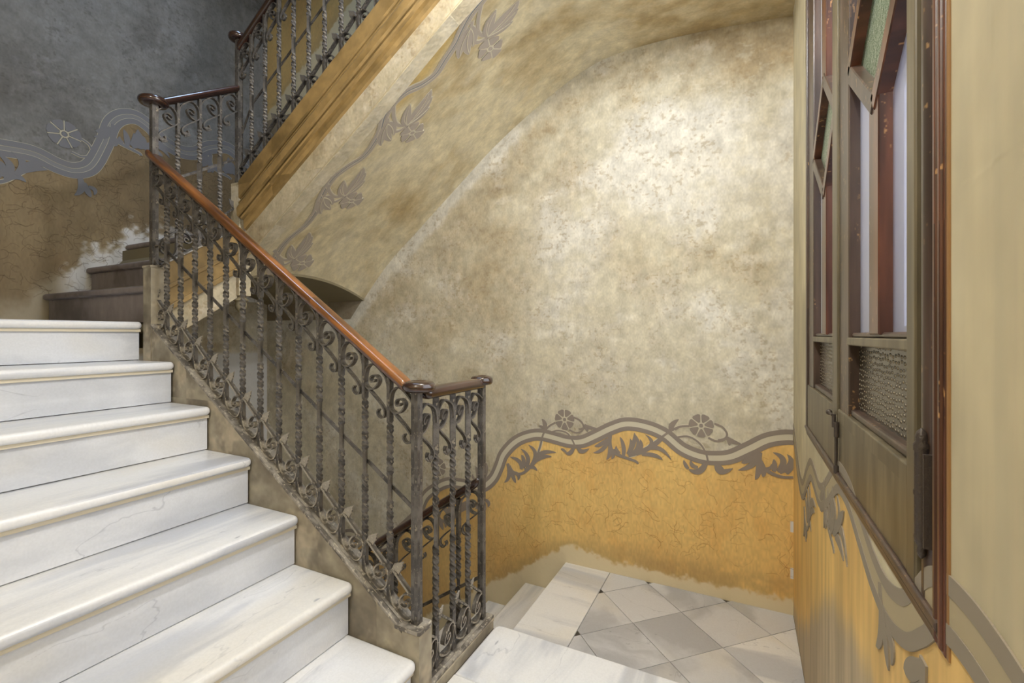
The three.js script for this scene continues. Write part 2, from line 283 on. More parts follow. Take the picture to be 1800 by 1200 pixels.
const shape = (pts) => { const s = new THREE.Shape(); pts.forEach((p, i) => i ? s.lineTo(p[0], p[1]) : s.moveTo(p[0], p[1])); return s; };
const ext = (pts, depth, bev = 0, seg = 2, hole) => { const s = Array.isArray(pts) ? shape(pts) : pts; if (hole) s.holes.push(shape(hole)); return new THREE.ExtrudeGeometry(s, { depth: depth - 2 * bev, bevelEnabled: bev > 0, bevelSize: bev, bevelThickness: bev, bevelOffset: -bev, bevelSegments: seg, curveSegments: 10 }).translate(0, 0, bev); };
const polyX = (pts, d0, d1, bev = 0, seg) => ext(pts, d1 - d0, bev, seg).translate(0, EYE, -d1);                        // section in x,y along d
const polyD = (pts, x0, x1, bev = 0, seg, hole) => ext(pts, x1 - x0, bev, seg, hole).rotateY(Math.PI / 2).translate(x0, EYE, 0);  // section in d,y along x
const polyP = (pts, y0, y1, bev = 0, seg) => ext(pts, y1 - y0, bev, seg).rotateX(-Math.PI / 2).translate(0, y0 + EYE, 0); // plan in x,d
const merge = (l) => mergeGeometries(l.map((g) => { const h = g.index ? g.toNonIndexed() : g; for (const k of Object.keys(h.attributes)) if (!['position', 'normal', 'uv'].includes(k)) h.deleteAttribute(k); return h; }));
const cat = (pts, n, closed = false) => new THREE.CatmullRomCurve3(pts.map((p) => new THREE.Vector3(p[0], p[1], 0)), closed, 'centripetal').getPoints(n).map((v) => [v.x, v.y]);
// a band that follows a plane path: half width hw(t), thickness c0..c1 across the plane; map(a, b, c) places it
let bandNo = 0;
function band(path, hw, c0, c1, map) {
  if (map) c1 += (bandNo++ * 0.6180339 % 1) * 0.0007;                       // no two painted pieces share a face
  const n = path.length, L = [], R = [], T = [];
  for (let i = 0; i < n; i++) {
    const a = path[Math.max(0, i - 1)], b = path[Math.min(n - 1, i + 1)], dx = b[0] - a[0], dy = b[1] - a[1], l = Math.hypot(dx, dy) || 1, w = typeof hw === 'function' ? hw(i / (n - 1)) : hw;
    T.push([-dy / l, dx / l]); L.push([path[i][0] - dy / l * w, path[i][1] + dx / l * w]); R.push([path[i][0] + dy / l * w, path[i][1] - dx / l * w]);
  }
  const pos = [], nor = [], q = (a, b, c, d, N) => { pos.push(...a, ...b, ...c, ...a, ...c, ...d); if (N) nor.push(...N[0], ...N[1], ...N[2], ...N[0], ...N[2], ...N[3]); }, m = map ?? ((a, b, c) => [a, b, c]);
  const l0 = L.map((p) => m(p[0], p[1], c0)), l1 = L.map((p) => m(p[0], p[1], c1)), r0 = R.map((p) => m(p[0], p[1], c0)), r1 = R.map((p) => m(p[0], p[1], c1));
  const up = [0, 0, 1], dn = [0, 0, -1], U = [up, up, up, up], D = [dn, dn, dn, dn], P = (i) => [T[i][0], T[i][1], 0], Q = (i) => [-T[i][0], -T[i][1], 0];
  for (let i = 0; i < n - 1; i++) { const j = i + 1; q(r1[i], r1[j], l1[j], l1[i], U); q(l0[i], l0[j], r0[j], r0[i], D); q(l1[i], l1[j], l0[j], l0[i], [P(i), P(j), P(j), P(i)]); q(r0[i], r0[j], r1[j], r1[i], [Q(i), Q(j), Q(j), Q(i)]); }
  const e0 = [-T[0][1], T[0][0], 0], e1 = [T[n - 1][1], -T[n - 1][0], 0];
  q(l1[0], l0[0], r0[0], r1[0], [e0, e0, e0, e0]); q(r1[n - 1], r0[n - 1], l0[n - 1], l1[n - 1], [e1, e1, e1, e1]);
  const g = new THREE.BufferGeometry(); g.setAttribute('position', new THREE.Float32BufferAttribute(pos, 3));
  if (map) g.computeVertexNormals(); else g.setAttribute('normal', new THREE.Float32BufferAttribute(nor, 3));
  return boxUV(g);
}
const creased = (g, a) => { const c = toCreasedNormals(g.scale(400, 400, 400), a); return c.scale(1 / 400, 1 / 400, 1 / 400); };
const lathe = (prof, seg = 20) => new THREE.LatheGeometry(prof.map((p) => new THREE.Vector2(p[0], p[1])), seg);

// ---------------------------------------------------------------- the shell
const wallFar = structure('wall_far', 'ochre and cream plaster wall facing the camera under the vaulted stair');
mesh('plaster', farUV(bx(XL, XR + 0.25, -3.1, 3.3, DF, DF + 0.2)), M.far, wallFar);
const wallLeft = structure('wall_left', 'grey plaster wall with a brown dado beyond the top of the steps');
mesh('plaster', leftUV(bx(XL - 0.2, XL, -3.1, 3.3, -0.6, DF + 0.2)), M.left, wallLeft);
const wallRight = structure('wall_right', 'khaki plaster wall that holds the window');
const WIN = { d0: 0.655, d1: 1.905, y0: -0.33, y1: 1.25 };
mesh('plaster', rightUV(merge([bx(XR, XR + 0.22, -1.6, 1.75, -1.4, WIN.d0), bx(XR, XR + 0.22, -1.6, 1.75, WIN.d1, DF + 0.2), bx(XR, XR + 0.22, -1.6, WIN.y0, WIN.d0, WIN.d1), bx(XR, XR + 0.22, WIN.y1, 1.75, WIN.d0, WIN.d1)])), M.right, wallRight);
mesh('plaster', boxUV(bx(XR, XR + 0.22, 1.75, 3.3, -1.4, DF + 0.2)), M.plain, wallRight);
mesh('plaster', boxUV(bx(XR, XR + 0.22, -3.1, -1.6, -1.4, DF + 0.2)), M.plain, wallRight);
mesh('wall_near', boxUV(bx(XL - 0.2, -0.95, -3.1, 3.3, -0.58, -0.36)), M.plain, scene, { kind: 'structure' });
mesh('wall_back', boxUV(merge([bx(-1.15, XR + 0.22, -3.1, 3.3, -1.6, -1.4), bx(-1.15, -0.95, -3.1, 3.3, -1.4, -0.58)])), M.plain, scene, { kind: 'structure' });
// ceilings: landing above, the next flight above this one, the roof with its skylight over the well
mesh('ceiling', boxUV(merge([bx(-0.95, XR, 1.62, 1.9, -1.4, 1.08), bx(-0.82, XR, 1.60, 1.9, 1.08, 1.46)])), M.plain, scene, { kind: 'structure' });
mesh('ceiling', boxUV(merge([polyX([[-0.88, 1.62], [-0.88, 1.9], [-2.3, 2.9], [-2.3, 2.62]], -0.36, 1.07), bx(XL, -2.3, 2.65, 2.9, -0.36, 1.07)])), M.plain, scene, { kind: 'structure' });
mesh('ceiling', boxUV(merge([bx(XL, XR, 3.1, 3.3, -1.4, 1.12), bx(XL, XR, 3.1, 3.3, 1.46, DF), bx(XL, -2.25, 3.1, 3.3, 1.12, 1.46), bx(-0.85, XR, 3.1, 3.3, 1.12, 1.46)])), M.plain, scene, { kind: 'structure' });
mesh('floor_ground', boxUV(bx(XL, XR, -3.1, -2.9, -1.4, DF)), M.plain, scene, { kind: 'structure' });
mesh('skylight_pane', boxUV(bx(-2.25, -0.85, 3.16, 3.17, 1.12, 1.46)), M.frost, scene, { kind: 'structure' });

// ---------------------------------------------------------------- near flight of marble steps
const XN = (k) => -2.315 + RUN * k, YN = (k) => Y_LEFT - RISE * k;
function treadGeo(x0, x1, d0, d1, top, th, r = 0.028) {           // slab with bullnose all round, rounded front corner at the string
  const s = new THREE.Shape(); s.moveTo(x0, d0); s.lineTo(x1, d0); s.lineTo(x1, d1 - r); s.quadraticCurveTo(x1, d1, x1 - r, d1); s.lineTo(x0, d1); s.lineTo(x0, d0);
  return polyP(s, top - th, top, th * 0.44, 5);
}
const flight = thing('stair_flight', 'flight of white marble steps rising to the left', 'staircase', -0.85, Y_UP, 0.6);
for (let k = 0; k < 7; k++) {
  const x = XN(k), y = YN(k), o = k * 0.37;
  const t = mesh('tread', boxUV(creased(treadGeo(k ? XN(k - 1) - 0.05 : XN(0) - 0.32, x, -0.35, 1.072, y, 0.032), 0.5), o, o * 1.7), M.tread, flight);
  mesh('fillet', boxUV(bx(x - 0.03, x - 0.013, y - 0.043, y - 0.032, -0.35, 1.066)), M.fillet, t);
  const yb = k < 6 ? YN(k + 1) + 0.0028 : Y_UP + 0.003;
  mesh('riser', boxUV(bx(x - 0.045, x - 0.022, yb, y - 0.033, -0.35, 1.064), o * 1.3, o), M.riser, flight);
}
{ // rough body under the slabs
  const p = []; for (let k = 0; k < 7; k++) { p.push([XN(k) - 0.046, YN(k) - 0.034]); p.push([XN(k) - 0.046, (k < 6 ? YN(k + 1) : Y_UP) - 0.036]); }
  p.push([-0.9, Y_UP - 0.28], [-1.0, Y_UP - 0.26], [XN(0), YN(0) - 0.42], [XN(0) - 0.3, YN(0) - 0.32], [XN(0) - 0.3, YN(0) - 0.034]);
  mesh('body', boxUV(polyX(p, -0.35, 1.072)), M.mortar, flight);
}
// string on the well side, its newel blocks and cap mouldings
const sTop = (x) => 0.034 - 0.6705 * (x + 2.239);
{
  const a = -2.256, b = -0.9;
  mesh('string', boxUV(polyX([[a, sTop(a) - 0.018], [b, sTop(b) - 0.018], [b, Y_UP - 0.3], [a, sTop(a) - 0.36]], 1.0725, 1.13)), M.string, flight);
  mesh('string_cap', boxUV(polyX([[a, sTop(a)], [b, sTop(b)], [b, sTop(b) - 0.012], [a, sTop(a) - 0.012]], 1.068, 1.136, 0.002, 1)), M.dusty, flight);
  mesh('string_cap', boxUV(polyX([[a, sTop(a) - 0.012], [b, sTop(b) - 0.012], [b, sTop(b) - 0.022], [a, sTop(a) - 0.022]], 1.0705, 1.133, 0.002, 1)), M.string, flight);
  mesh('newel_block', boxUV(bx(-2.316, -2.256, -0.42, 0.285, 1.07, 1.13)), M.string, flight);
  mesh('block_cap', boxUV(polyP([[-2.319, 1.067], [-2.253, 1.067], [-2.253, 1.133], [-2.319, 1.133]], 0.285, 0.297, 0.004, 2)), M.string, flight);
  mesh('newel_block', boxUV(polyP([[-0.9, 1.07], [-0.837, 1.07], [-0.837, 1.13], [-0.9, 1.13]], Y_UP - 0.3, -0.868, 0.004, 2)), M.string, flight);
  mesh('block_cap', boxUV(polyP([[-0.925, 1.066], [-0.841, 1.066], [-0.833, 1.074], [-0.833, 1.126], [-0.841, 1.134], [-0.925, 1.134]], -0.868, -0.853, 0.004, 2)), M.dusty, flight);
}

// ---------------------------------------------------------------- landings and tiles
function clip(poly, f) { const out = []; poly.forEach((p, i) => { const q = poly[(i + 1) % poly.length], a = f(p), b = f(q); if (a >= 0) out.push(p); if ((a >= 0) !== (b >= 0)) { const t = a / (a - b); out.push([p[0] + (q[0] - p[0]) * t, p[1] + (q[1] - p[1]) * t]); } }); return out; }
const area = (p) => p.reduce((s, a, i) => { const b = p[(i + 1) % p.length]; return s + a[0] * b[1] - b[0] * a[1]; }, 0) / 2;
function tiles(parent, X0, X1, D0, D1, y, whites) {
  const R2 = Math.SQRT1_2, T = 0.2525, g = 0.0013;
  for (let i = -14; i < 10; i++) for (let j = -10; j < 14; j++) {
    const p0 = 1.134 + i * T + g, p1 = p0 + T - 2 * g, q0 = 1.5 + j * T + g, q1 = q0 + T - 2 * g;
    let P = [[p0, q0], [p1, q0], [p1, q1], [p0, q1]].map(([p, q]) => [(p - q) * R2, (p + q) * R2]);
    for (const f of [(v) => v[0] - X0 - g, (v) => X1 - g - v[0], (v) => v[1] - D0 - g, (v) => D1 - g - v[1]]) { if (P.length) P = clip(P, f); }
    if (P.length < 3 || Math.abs(area(P)) < 0.0006) continue;
    const m = whites(i, j) ? M.tileWhite : M.tile;
    mesh('tile', boxUV(polyP(P, y - 0.02, y - rr(0, 0.0008)), rr(0, 3), rr(0, 3), rnd() < 0.5), m, parent);
  }
}
const floor = structure('floor', 'lower landing paved with diagonal grey marble tiles');
mesh('slab', boxUV(bx(-0.87, XR, Y_LOW - 0.2, Y_LOW - 0.004, 1.53, DF)), M.mortar, floor);
mesh('edging_slab', boxUV(polyP([[-0.885, 1.5], [-0.6385, 1.5], [-0.6385, DF - 0.001], [-0.885, DF - 0.001]], Y_LOW - 0.03, Y_LOW + 0.001, 0.003, 2), 0.4, 0.8, true), M.tread, floor);
tiles(floor, -0.637, XR, 1.53, DF, Y_LOW, (i, j) => j + i * 0 < 0 && i >= 1);
const floorUp = structure('floor_001', 'upper landing of white marble beside the newel');
mesh('slab', boxUV(bx(-0.9, XR, Y_UP - 0.26, Y_UP - 0.004, -1.4, 1.512)), M.mortar, floorUp);
{ const s = new THREE.Shape(); s.moveTo(-0.8365, 1.25); s.lineTo(XR - 0.001, 1.25); s.lineTo(XR - 0.001, 1.537); s.lineTo(-0.806, 1.537); s.quadraticCurveTo(-0.8365, 1.537, -0.8365, 1.506); s.lineTo(-0.8365, 1.25);
  mesh('edging_slab', boxUV(polyP(s, Y_UP - 0.032, Y_UP + 0.001, 0.009, 4), 0.2, 0.3), M.tread, floorUp); }
mesh('riser', boxUV(bx(-0.83, XR, Y_LOW, Y_UP - 0.034, 1.5, 1.516)), M.riser, floorUp);
tiles(floorUp, -0.836, XR, -1.4, 1.2485, Y_UP, (i, j) => true);
const floorLeft = structure('floor_002', 'left landing at eye level');
mesh('slab', boxUV(bx(XL, XN(0) - 0.3, -0.2, Y_LEFT - 0.002, -0.35, 1.1)), M.tread, floorLeft);
// curb under the short railing
const curb = thing('stone_curb', 'low stone curb under the short railing beside the white slab', 'curb', -0.869, Y_UP - 0.2, 1.32);
mesh('block', boxUV(bx(-0.899, -0.839, Y_UP - 0.3, -1.066, 1.13, 1.514)), M.string, curb);
mesh('curb_cap', boxUV(polyD([[1.13, -1.066], [1.516, -1.066], [1.516, -1.055], [1.13, -1.055]], -0.901, -0.836, 0.002, 1)), M.string, curb);
mesh('curb_cap', boxUV(polyD([[1.13, -1.055], [1.516, -1.055], [1.516, -1.045], [1.13, -1.045]], -0.899, -0.838, 0.002, 1)), M.dusty, curb);

// ---------------------------------------------------------------- left flight: three grey steps, string, soffit
const lf = thing('stair_flight', 'three grey stone steps turning along the brown dado wall', 'staircase', -2.85, Y_LEFT, 1.1);
const LD = [1.10, 1.285, 1.475];
for (let k = 0; k < 3; k++) {
  const y = Y_LEFT + RISE * (k + 1), d = LD[k], back = k < 2 ? LD[k + 1] + 0.05 : DF;
  mesh('tread', boxUV(creased(polyP([[XL + 0.004, d], [-2.317, d], [-2.317, back - 0.004], [XL + 0.004, back - 0.004]], y - 0.034, y, 0.014, 5), 0.5)), M.grey, lf);
  mesh('riser', boxUV(bx(XL + 0.012, -2.317, y - RISE + 0.001, y - 0.034, d + 0.022, d + 0.05)), M.grey, lf);
}
const lTop = (d) => 0.29 + 0.66 * (d - 1.10);
mesh('string', boxUV(polyD([[1.13, lTop(1.13)], [1.455, lTop(1.455)], [1.455, lTop(1.455) - 0.215], [1.13, lTop(1.13) - 0.215]], -2.316, -2.262)), M.trim, lf);
mesh('string_moulding', boxUV(polyD([[1.13, lTop(1.13) - 0.095], [1.455, lTop(1.455) - 0.095], [1.455, lTop(1.455) - 0.115], [1.13, lTop(1.13) - 0.115]], -2.264, -2.252, 0.003, 2)), M.trim, lf);
mesh('string_moulding', boxUV(polyD([[1.13, lTop(1.13) - 0.185], [1.455, lTop(1.455) - 0.185], [1.455, lTop(1.455) - 0.212], [1.13, lTop(1.13) - 0.212]], -2.264, -2.25, 0.004, 2)), M.trim, lf);
mesh('string_cap', boxUV(polyD([[1.13, lTop(1.13) + 0.008], [1.455, lTop(1.455) + 0.008], [1.455, lTop(1.455)], [1.13, lTop(1.13)]], -2.322, -2.254, 0.002, 1)), M.dusty, lf);
mesh('string_band', boxUV(polyD([[1.13, lTop(1.13) - 0.215], [1.455, lTop(1.455) - 0.215], [1.455, lTop(1.455) - 0.34], [1.13, lTop(1.13) - 0.34]], -2.316, -2.272)), M.band, lf);
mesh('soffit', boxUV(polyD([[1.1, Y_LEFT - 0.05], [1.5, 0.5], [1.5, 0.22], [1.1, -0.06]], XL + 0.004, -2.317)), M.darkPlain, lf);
{ // quarter landing: slab above a shallow barrel
  const p = [[1.46, 0.51], [DF - 0.003, 0.51], [DF - 0.003, 0.235]]; for (let i = 1; i <= 14; i++) { const s = 1 - i / 14; p.push([1.47 + 0.95 * s, 0.262 - 0.027 * s + 0.4 * 0.98 * s * (1 - s) * 0.98]); } p.push([1.46, 0.26]);
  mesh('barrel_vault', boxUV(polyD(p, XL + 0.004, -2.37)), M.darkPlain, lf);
}
// corner post box with turned drop
const post = thing('newel_post', 'tan box post with a turned drop at the far corner of the well', 'post', -2.28, 0.195, 1.48);
mesh('shaft', boxUV(polyP([[-2.312, 1.449], [-2.249, 1.449], [-2.249, 1.511], [-2.312, 1.511]], 0.195, 0.76, 0.003, 2)), M.band, post);
mesh('drop_finial', lathe([[0.001, 0], [0.012, 0.004], [0.024, 0.018], [0.028, 0.034], [0.024, 0.048], [0.026, 0.054], [0.034, 0.058], [0.036, 0.064], [0.026, 0.07], [0.022, 0.078], [0.03, 0.085]]).translate(-2.281, EYE + 0.113, -1.48), M.darkPlain, post);

// ---------------------------------------------------------------- upper far flight: moulded string, band, vault with its painted vine
const uf = thing('stair_flight', 'upper flight seen from below with moulded ochre string and painted vault', 'staircase', -2.25, 0.45, 1.5);
const uTop = (x) => 0.783 + 0.655 * (x + 2.228);
function slopeProfile(prof, x0, x1, base, closeD) {              // prof: [depth d, drop v] from the top; swept up the slope
  const pts = [...prof, [closeD, prof[prof.length - 1][1]], [closeD, prof[0][1]]], pos = [], V = (p, x) => [x, base(x) + p[1] + EYE, -p[0]];
  for (let i = 0; i < pts.length; i++) { const a = pts[i], b = pts[(i + 1) % pts.length], A = V(a, x0), B = V(a, x1), C = V(b, x1), D = V(b, x0); pos.push(...A, ...D, ...C, ...A, ...C, ...B); }
  const cap = THREE.ShapeUtils.triangulateShape(pts.map((p) => new THREE.Vector2(p[0], p[1])), []);
  for (const t of cap) { pos.push(...V(pts[t[0]], x0), ...V(pts[t[1]], x0), ...V(pts[t[2]], x0)); pos.push(...V(pts[t[0]], x1), ...V(pts[t[2]], x1), ...V(pts[t[1]], x1)); }
  const g = new THREE.BufferGeometry(); g.setAttribute('position', new THREE.Float32BufferAttribute(pos, 3)); g.computeVertexNormals(); return boxUV(g);
}
mesh('string', slopeProfile([[1.452, 0], [1.446, -0.006], [1.446, -0.088], [1.452, -0.094], [1.468, -0.096], [1.468, -0.104]], -2.248, -0.8, uTop, 1.53), M.trim, uf);
mesh('string_moulding', slopeProfile([[1.468, -0.104], [1.452, -0.106], [1.446, -0.112], [1.446, -0.117], [1.452, -0.123], [1.47, -0.125], [1.47, -0.133]], -2.248, -0.8, uTop, 1.53), M.trim, uf);
mesh('string_moulding', slopeProfile([[1.468, -0.133], [1.446, -0.135], [1.434, -0.142], [1.430, -0.152], [1.432, -0.186], [1.44, -0.194], [1.466, -0.197], [1.466, -0.206]], -2.24, -0.8, uTop, 1.53), M.trim, uf);
mesh('string_moulding', slopeProfile([[1.464, -0.206], [1.438, -0.209], [1.434, -0.215], [1.438, -0.222], [1.45, -0.226], [1.450, -0.25], [1.456, -0.268], [1.468, -0.276], [1.470, -0.284]], -2.215, -0.8, uTop, 1.53), M.trim, uf);
{ // plain band between the string and the vault, with its incised line
  const x0 = -2.25, n = 24, top = [], bot = []; for (let i = 0; i <= n; i++) { const x = x0 + (1.45) * i / n; top.push([x, uTop(x) - 0.27]); bot.push([x, Math.min(herm(N, x), uTop(x) - 0.3) - 0.004]); }
  mesh('string_band', boxUV(polyX([...top, ...bot.reverse()], 1.466, 1.53)), M.band, uf);
  const line = []; for (let i = 0; i <= n; i++) { const x = x0 + 0.03 + 1.42 * i / n; line.push([x, herm(N, x) + 0.004]); }
  mesh('incised_line', band(line, 0.002, 0, 0.002, (a, b, c) => [a, b + EYE, -(1.467 - c)]), M.groundRight, uf);
}
{ // vault
  const nx = 90, nd = 26, g = new THREE.PlaneGeometry(1, 1, nx, nd), p = g.attributes.position;
  for (let i = 0; i < p.count; i++) { const x = -2.38 + (p.getX(i) + 0.5) * (XR + 2.377), d = 1.47 + (p.getY(i) + 0.5) * 0.95; p.setXYZ(i, x, soffit(x, d) + EYE, -d); }
  g.computeVertexNormals(); soffUV(g); mesh('vault', g, M.soffit, uf);
  const top = [[-2.38, 0.5], [-2.38, 0.262]]; // solid body above the vault: steps that carry the flight, and the far end closing
  const st = [[-2.30, 0.5]]; for (let k = 0; k < 7; k++) { st.push([-2.30 + RUN * k, 0.55 + RISE * (k + 1)]); st.push([-2.30 + RUN * (k + 1), 0.55 + RISE * (k + 1)]); }
  st.push([XR, 0.55 + RISE * 7], [XR, 1.52], [-0.35, 1.55], [-0.8, 1.52]); for (let i = 0; i <= 10; i++) { const x = -0.9 - 1.4 * i / 10; st.push([x, Math.max(herm(N, x), herm(F, x)) + 0.12]); }
  mesh('steps', boxUV(polyX(st.map((p) => [Math.min(p[0], XR - 0.003), p[1]]), 1.475, DF - 0.003)), M.grey, uf);
}
const onSoffit = (a, b, c) => [a, soffit(a, b) - c + EYE, -b];
const onFar = (a, b, c) => [a, b + EYE, -(DF - c)], onRight = (a, b, c) => [XR - c, b + EYE, -a], onLeft = (a, b, c) => [XL + c, b + EYE, -a];
const ribbonPart = (par, path, off, w, mat, c, map, name = 'ribbon', outline = 0.0035) => {
  const n = path.length, o = path.map((p, i) => { const a = path[Math.max(0, i - 1)], b = path[Math.min(n - 1, i + 1)], dx = b[0] - a[0], dy = b[1] - a[1], l = Math.hypot(dx, dy); return [p[0] - dy / l * off, p[1] + dx / l * off]; });
  const m = mesh(name, band(o, w, -0.004, c, map), mat, par);
  if (outline) mesh('outline', band(o, typeof w === 'function' ? (t) => w(t) + outline : w + outline, -0.004, c - 0.0012, map), M.paleLine, m);
  return m;
};
const lobeW = (w) => (t) => w * Math.pow(Math.sin(Math.PI * Math.min(1, 0.06 + t * 0.94) ** 0.8), 0.75) + 0.0006;
const arc = (a, b, k, n = 10) => { const mx = (a[0] + b[0]) / 2 - (b[1] - a[1]) * k, my = (a[1] + b[1]) / 2 + (b[0] - a[0]) * k, r = []; for (let i = 0; i <= n; i++) { const t = i / n, u = 1 - t; r.push([u * u * a[0] + 2 * u * t * mx + t * t * b[0], u * u * a[1] + 2 * u * t * my + t * t * b[1]]); } return r; };
function flower(par, x, y, R, turn, mat, c, map, np = 7, sx = 1, sy = 1, name = 'flower') {
  const pt = (r, a) => [x + Math.cos(a) * r * sx, y + Math.sin(a) * r * sy];
  const core = mesh(name, band([-1, -0.85, -0.5, 0, 0.5, 0.85, 1].map((t) => [x + t * R * 0.15 * sx, y]), (t) => 0.15 * R * sy * Math.sqrt(Math.max(0, 1 - (2 * t - 1) ** 2)) + 0.0004, -0.004, c, map), mat, par);
  const ring = []; for (let i = 0; i <= 16; i++) ring.push(pt(0.235 * R, i / 16 * 6.2832));
  mesh('ring', band(ring, 0.05 * R, -0.004, c + 0.0006, map), M.paleLine, core);
  for (let i = 0; i < np; i++) {
    const a = turn + i / np * 6.2832, h = Math.PI / np, path = [0.3, 0.45, 0.62, 0.8, 0.92, 1.0].map((r) => pt(r * R, a)), W = [0.05, 0.15, 0.25, 0.335, 0.33, 0.2].map((w) => w * R * 3.5 / np * 2);
    mesh('petal', band(path, (t) => W[Math.round(t * 5)], -0.004, c, map), mat, core);
    mesh('petal_line', band([pt(0.2 * R, a + h), pt(0.55 * R, a + h), pt(0.99 * R, a + h)], 0.035 * R, -0.004, c + 0.0004, map), M.paleLine, core);
  }
}
function leafFan(par, base, tips, w, mat, c, map, k = 0.16, pale = 0.0015) {
  const g = tips.map((t, i) => band(arc(base, t, (i < tips.length / 2 ? 1 : -1) * k), lobeW(Math.min(0.17 * Math.hypot(t[0] - base[0], t[1] - base[1]), 1.65 * w * Math.min(1.5, Math.hypot(t[0] - base[0], t[1] - base[1]) / 0.1))), -0.004, c + i * 0.0002, map));
  const first = mesh('leaf', merge(g), mat, par), lw = (t) => Math.min(0.17 * Math.hypot(t[0] - base[0], t[1] - base[1]), 1.65 * w * Math.min(1.5, Math.hypot(t[0] - base[0], t[1] - base[1]) / 0.1));
  mesh('outline', merge(tips.map((t, i) => band(arc(base, t, (i < tips.length / 2 ? 1 : -1) * k), (q) => lobeW(lw(t))(q) + 0.0028, -0.004, c - 0.0014, map))), M.paleLine, first);
  if (pale > 0) mesh('vein', merge(tips.map((t, i) => band(arc(base, [mix(base[0], t[0], 0.9), mix(base[1], t[1], 0.9)], (i < tips.length / 2 ? 1 : -1) * k), pale, -0.004, c + 0.0022, map))), M.paleLine, first);
}
// single leaves through three points each
function leaves(par, list, w, mat, c, map, tf = (p) => p) {
  list.forEach((l, i) => {
    const [a, m, b] = l.map(tf), k = [2 * m[0] - (a[0] + b[0]) / 2, 2 * m[1] - (a[1] + b[1]) / 2], len = Math.hypot(m[0] - a[0], m[1] - a[1]) + Math.hypot(b[0] - m[0], b[1] - m[1]), p = [];
    for (let j = 0; j <= 10; j++) { const t = j / 10, u = 1 - t; p.push([u * u * a[0] + 2 * u * t * k[0] + t * t * b[0], u * u * a[1] + 2 * u * t * k[1] + t * t * b[1]]); }
    mesh('leaf', band(p, (t) => Math.min(0.19 * len, w * 1.5) * (0.35 + 0.65 * Math.sin(Math.PI * Math.min(1, 0.15 + t * 0.7))) * Math.sqrt(Math.max(0, 1 - t ** 3)) + 0.0005, -0.004, c + (i % 5) * 0.00012, map), mat, par);
  });
}
const SPRAY_1 = [[[-1.158, -0.778], [-1.169, -0.735], [-1.23, -0.715]], [[-1.142, -0.771], [-1.142, -0.722], [-1.156, -0.694]], [[-1.126, -0.759], [-1.115, -0.704], [-1.158, -0.66]], [[-1.094, -0.746], [-1.067, -0.679], [-1.11, -0.632]], [[-1.078, -0.724], [-1.025, -0.669], [-0.94, -0.657]], [[-1.083, -0.734], [-1.03, -0.694], [-0.968, -0.682]], [[-1.131, -0.785], [-1.094, -0.755], [-1.054, -0.774]], [[-1.245, -0.755], [-1.236, -0.824], [-1.267, -0.87]], [[-1.225, -0.787], [-1.208, -0.83], [-1.192, -0.862]], [[-1.203, -0.804], [-1.175, -0.815], [-1.178, -0.845]]], SPRAY_2 = [[[-0.603, -0.63], [-0.598, -0.611], [-0.625, -0.605]], [[-0.567, -0.63], [-0.567, -0.581], [-0.585, -0.534]], [[-0.585, -0.619], [-0.603, -0.603], [-0.603, -0.585]], [[-0.54, -0.623], [-0.514, -0.558], [-0.51, -0.505]], [[-0.545, -0.619], [-0.527, -0.577], [-0.532, -0.538]], [[-0.646, -0.549], [-0.676, -0.607], [-0.729, -0.633]], [[-0.653, -0.554], [-0.69, -0.585], [-0.722, -0.598]], [[-0.641, -0.58], [-0.639, -0.625], [-0.657, -0.663]], [[-0.634, -0.606], [-0.621, -0.632], [-0.63, -0.655]], [[-0.54, -0.626], [-0.492, -0.576], [-0.511, -0.51]], [[-0.511, -0.617], [-0.478, -0.579], [-0.482, -0.536]], [[-0.502, -0.616], [-0.426, -0.559], [-0.456, -0.509]], [[-0.487, -0.605], [-0.398, -0.571], [-0.329, -0.624]], [[-0.473, -0.613], [-0.412, -0.61], [-0.37, -0.629]], [[-0.482, -0.609], [-0.412, -0.558], [-0.365, -0.519]]], SPRAY_3 = [[[0.131, -0.62], [0.153, -0.566], [0.112, -0.536]], [[0.116, -0.622], [0.119, -0.592], [0.116, -0.566]], [[0.138, -0.623], [0.182, -0.579], [0.168, -0.538]], [[0.085, -0.613], [0.104, -0.606], [0.106, -0.589]], [[0.164, -0.624], [0.182, -0.592], [0.192, -0.557]], [[0.049, -0.552], [0.027, -0.603], [-0.03, -0.635]], [[0.051, -0.556], [0.012, -0.583], [-0.016, -0.6]], [[0.055, -0.565], [0.055, -0.626], [0.041, -0.669]], [[0.06, -0.577], [0.074, -0.623], [0.072, -0.654]]];
const STALK_1 = [[-1.236, -0.769], [-1.217, -0.796], [-1.18, -0.809], [-1.137, -0.793], [-1.094, -0.755], [-1.062, -0.722]], STALK_2 = [[-0.637, -0.526], [-0.639, -0.571], [-0.625, -0.614], [-0.594, -0.629], [-0.549, -0.641], [-0.497, -0.655], [-0.492, -0.664]], STALK_3 = [[0.059, -0.542], [0.059, -0.577], [0.074, -0.61], [0.116, -0.635], [0.153, -0.643], [0.192, -0.638]];
